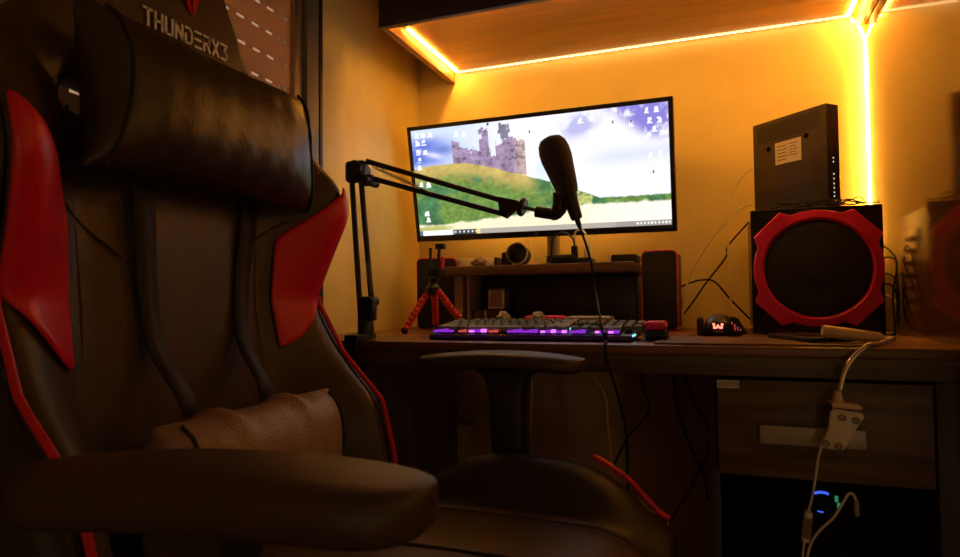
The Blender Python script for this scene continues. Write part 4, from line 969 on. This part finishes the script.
# armrests
def armrest(cx, cy, ztop, rz, ln, wd, post_top, post_bot, py, zb, th=1.0):
    root = chair
    mx = Matrix.Translation((cx, cy, ztop)) @ Matrix.Rotation(rz, 4, 'Z')
    bb = B(); P = []
    nu_, nv_ = 31, 11
    outl = []
    for i in range(nu_):
        s = math.sin(PI / 2 * (i / (nu_ - 1) * 2 - 1)); w_ = wd / 2 * max(0, 1 - abs(s) ** 5.5) ** .5
        outl.append((s * ln / 2, max(w_, .004)))
    rows_ = []
    for x, w_ in outl:
        dz = -.010 * (abs(x) / (ln / 2)) ** 2
        ring = []
        for k in range(16):
            a = 2 * PI * k / 16; cy_ = math.cos(a); sz = math.sin(a)
            yy = w_ * (abs(cy_) ** .55) * (1 if cy_ > 0 else -1)
            zz = .0135 * th * ((abs(sz) ** .6) * (1 if sz > 0 else -1) - 1)
            e_ = 1 - .4 * (abs(x) / (ln / 2)) ** 10
            ring.append(bb.verts.new(mx @ Vector((x, yy, zz * e_ + dz))))
        rows_.append(ring)
    for a_, b_ in zip(rows_, rows_[1:]):
        for k in range(16): bb.faces.new((a_[k], a_[(k + 1) % 16], b_[(k + 1) % 16], b_[k]))
    bb.faces.new(rows_[0][::-1]); bb.faces.new(rows_[-1])
    pad = obj('arm_pad', bb, M['arm_pad'], root, ang=60)
    bb = B()
    (a0, a1), (b0, b1) = post_top, post_bot
    poly = [(a0 - .022, ztop - .024), (a1 + .030, ztop - .024), (a1 + .022, ztop - .032), (a1 + .004, ztop - .040), (a1 - .002, ztop - .07), (b1, zb), (b0, zb), (a0 + .006, ztop - .07), (a0 - .002, ztop - .040), (a0 - .018, ztop - .032)]
    prism(bb, poly, .050, Matrix.Translation((0, py + .025, 0)) @ FACE, .006); obj('arm_post', bb, M['arm_plastic'], root)
    bb = B(); box(bb, (b0 - .02, min(py, YC_) - .01 if py < YC_ else YC_ + .12, .40), (b1 + .02, py + .02 if py > YC_ else YC_ - .12, .435), .008); obj('arm_bracket', bb, M['arm_plastic'], root)
armrest(-.322, .955, .7455, math.radians(2), .268, .085, (-.345, -.283), (-.328, -.285), .968, .405)
armrest(-.325, .352, .719, math.radians(10), .310, .100, (-.355, -.293), (-.338, -.295), .340, .405, 1.55)
# base
bb = B(); box(bb, (-.50, YC_ - .16, .385), (-.14, YC_ + .16, .418), .01); obj('seat_plate', bb, M['black_metal'], chair)
bb = B(); lathe(bb, [(.026, .10), (.026, .25), (.018, .25), (.018, .386)], 20, Matrix.Translation((-.34, YC_, 0))); obj('gas_column', bb, M['black_metal'], chair)
bb = B(); lathe(bb, [(.045, .085), (.05, .10), (.045, .125), (0, .13)], 20, Matrix.Translation((-.34, YC_, 0)))
for k in range(5):
    a = 2 * PI * k / 5 + .3; d = Vector((math.cos(a), math.sin(a), 0)); tube(bb, [Vector((-.34, YC_, .11)) + d * .03, Vector((-.34, YC_, .085)) + d * .29], [.028, .018], 10)
obj('star_base', bb, M['black'], chair)
for k in range(5):
    a = 2 * PI * k / 5 + .3; d = Vector((math.cos(a), math.sin(a), 0)); c_ = Vector((-.34, YC_, .0305)) + d * .285
    bb = B()
    for q_ in (-1, 1): lathe(bb, [(.012, -.008), (.030, -.008), (.030, .008), (.012, .008)], 20, aim(c_ + d.cross(Vector((0, 0, 1))) * .013 * q_, d.cross(Vector((0, 0, 1)))))
    tube(bb, [c_ + Vector((0, 0, 0)), c_ + Vector((0, 0, .045))], .008, 8); obj('caster', bb, M['black'], chair)

# cushions strapped to the chair
def cushion(name, label, cat, c, L_, H, T, m, tiltz=0.0, sag=0.0, bumps=(), lean=0.0, pin=.035):
    root = thing(name, label, cat, (c[0], c[1], c[2] - H / 2))
    mx = Matrix.Translation(c) @ Matrix.Rotation(tiltz, 4, 'Z') @ Matrix.Rotation(lean, 4, 'Y')
    na, nb_ = 29, 19
    def pt(a, b, sd):
        th = T / 2 * (max(0, 1 - abs(a) ** 5) ** .5) * (max(0, 1 - abs(b) ** 2.6) ** .5)
        y = a * L_ / 2 * (1 - pin * (1 - b * b)); z = b * H / 2 * (1 - .06 * (1 - abs(a) ** 3) * 0 - .10 * (1 - a * a) * sag)
        for ba in bumps:
            if b > 0: z += .012 * math.exp(-((a - ba) / .07) ** 2) * b
        wr = .0016 * math.sin(a * 31 + b * 7) * math.cos(b * 9 + a * 5)
        return mx @ Vector((sd * (th + wr * min(1, th * 40)), y, z))
    bb = B()
    g1 = [[pt(-1 + 2 * i / (na - 1), -1 + 2 * j / (nb_ - 1), 1) for j in range(nb_)] for i in range(na)]
    g2 = [[pt(-1 + 2 * i / (na - 1), -1 + 2 * j / (nb_ - 1), -1) for j in range(nb_)] for i in range(na)]
    gridmesh(bb, g1); gridmesh(bb, g2); bmesh.ops.remove_doubles(bb, verts=bb.verts[:], dist=.0004)
    o = obj('cover', bb, m, root, ang=180); modsub(o)
    for a in (-.86, .86):
        obj('end_seam', tube(B(), [pt(a * (1 - .03 * math.sin((b_ / 12 * 1.9 - .95) * 2)), b_ / 12 * 1.9 - .95, 1) + Vector((.001, 0, 0)) for b_ in range(13)], .0024, 7), M['strap'], root)
    return root, pt
hp, hpt = cushion('headrest_cushion', 'plump black leather headrest cushion strapped below the lettering on the chair back', 'cushion', Vector((-.628, .675, 1.062)), .41, .195, .105, M['leather_soft'], 0.0, .8, lean=-.08, pin=.085)
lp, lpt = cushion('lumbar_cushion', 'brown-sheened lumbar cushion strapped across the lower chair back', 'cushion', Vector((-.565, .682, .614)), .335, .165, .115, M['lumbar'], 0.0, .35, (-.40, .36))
for sd, y0_, y1_, dy in ((-1, .585, .60, 0), (1, .795, .735, 0)):
    bb = B(); P = []
    for k in range(15):
        f_ = k / 14; z = 1.01 + (.690 - 1.01) * f_; y = y0_ + (y1_ - y0_) * f_
        x = back(z, (y - YC_) / interp(z, Wt)).x + .010 + .045 * sstep((f_ - .72) / .28)
        P.append([Vector((x + .003 * math.sin(f_ * 9), y - .017 + .006 * f_, z)), Vector((x + .003 * math.sin(f_ * 9) + .001, y + .017 - .006 * f_, z))])
    gridmesh(bb, P); o = obj('strap', bb, M['strap'], lp, ang=180); md = o.modifiers.new('thick', 'SOLIDIFY'); md.thickness = .0025; md.offset = 1

# ------------------------------------------------------------------ lights, world, camera
wd = bpy.data.worlds.new('World'); SC.world = wd; wd.use_nodes = True
wd.node_tree.nodes['Background'].inputs[0].default_value = (.42, .24, .14, 1); wd.node_tree.nodes['Background'].inputs[1].default_value = 1.0
def lamp(name, kind, loc, energy, col, size=.1, target=None):
    L_ = bpy.data.lights.new(name, kind); L_.energy = energy; L_.color = col
    if kind == 'AREA': L_.size = size
    else: L_.shadow_soft_size = size
    o = bpy.data.objects.new(name, L_); COL.objects.link(o); o.location = loc
    if target: o.rotation_euler = (Vector(target) - Vector(loc)).to_track_quat('-Z', 'Y').to_euler()
    return o
lamp('room_lamp', 'POINT', (1.5, .1, 1.40), .7, (1.0, .76, .48), .06)
lamp('under_desk_fill', 'POINT', (1.0, -1.5, .60), 3.0, (1.0, .76, .56), .08)  # added fill for the dark space under the desk, no fixture
lamp('chair_amber_fill', 'POINT', (1.45, .74, 1.6), 3.4, (1.0, .42, .09), .08)  # added amber fill for the chair and shutter, no fixture
cam = bpy.data.cameras.new('camera'); co_ = bpy.data.objects.new('camera', cam); COL.objects.link(co_)
R3 = Matrix([[float(RW[i][0]), float(-RW[i][1]), float(-RW[i][2])] for i in range(3)])
co_.matrix_world = Matrix.Translation((0, 0, CAMZ)) @ R3.to_4x4()
cam.sensor_width = 36; cam.sensor_fit = 'HORIZONTAL'; cam.lens = F / 960 * 36; cam.clip_start = .02
cam.dof.use_dof = True; cam.dof.focus_distance = 1.42; cam.dof.aperture_fstop = 9.0
SC.camera = co_
SC.view_settings.view_transform = 'Standard'; SC.view_settings.look = 'None'; SC.view_settings.exposure = 0.0; SC.view_settings.gamma = 1.0
SC.view_settings.use_curve_mapping = False
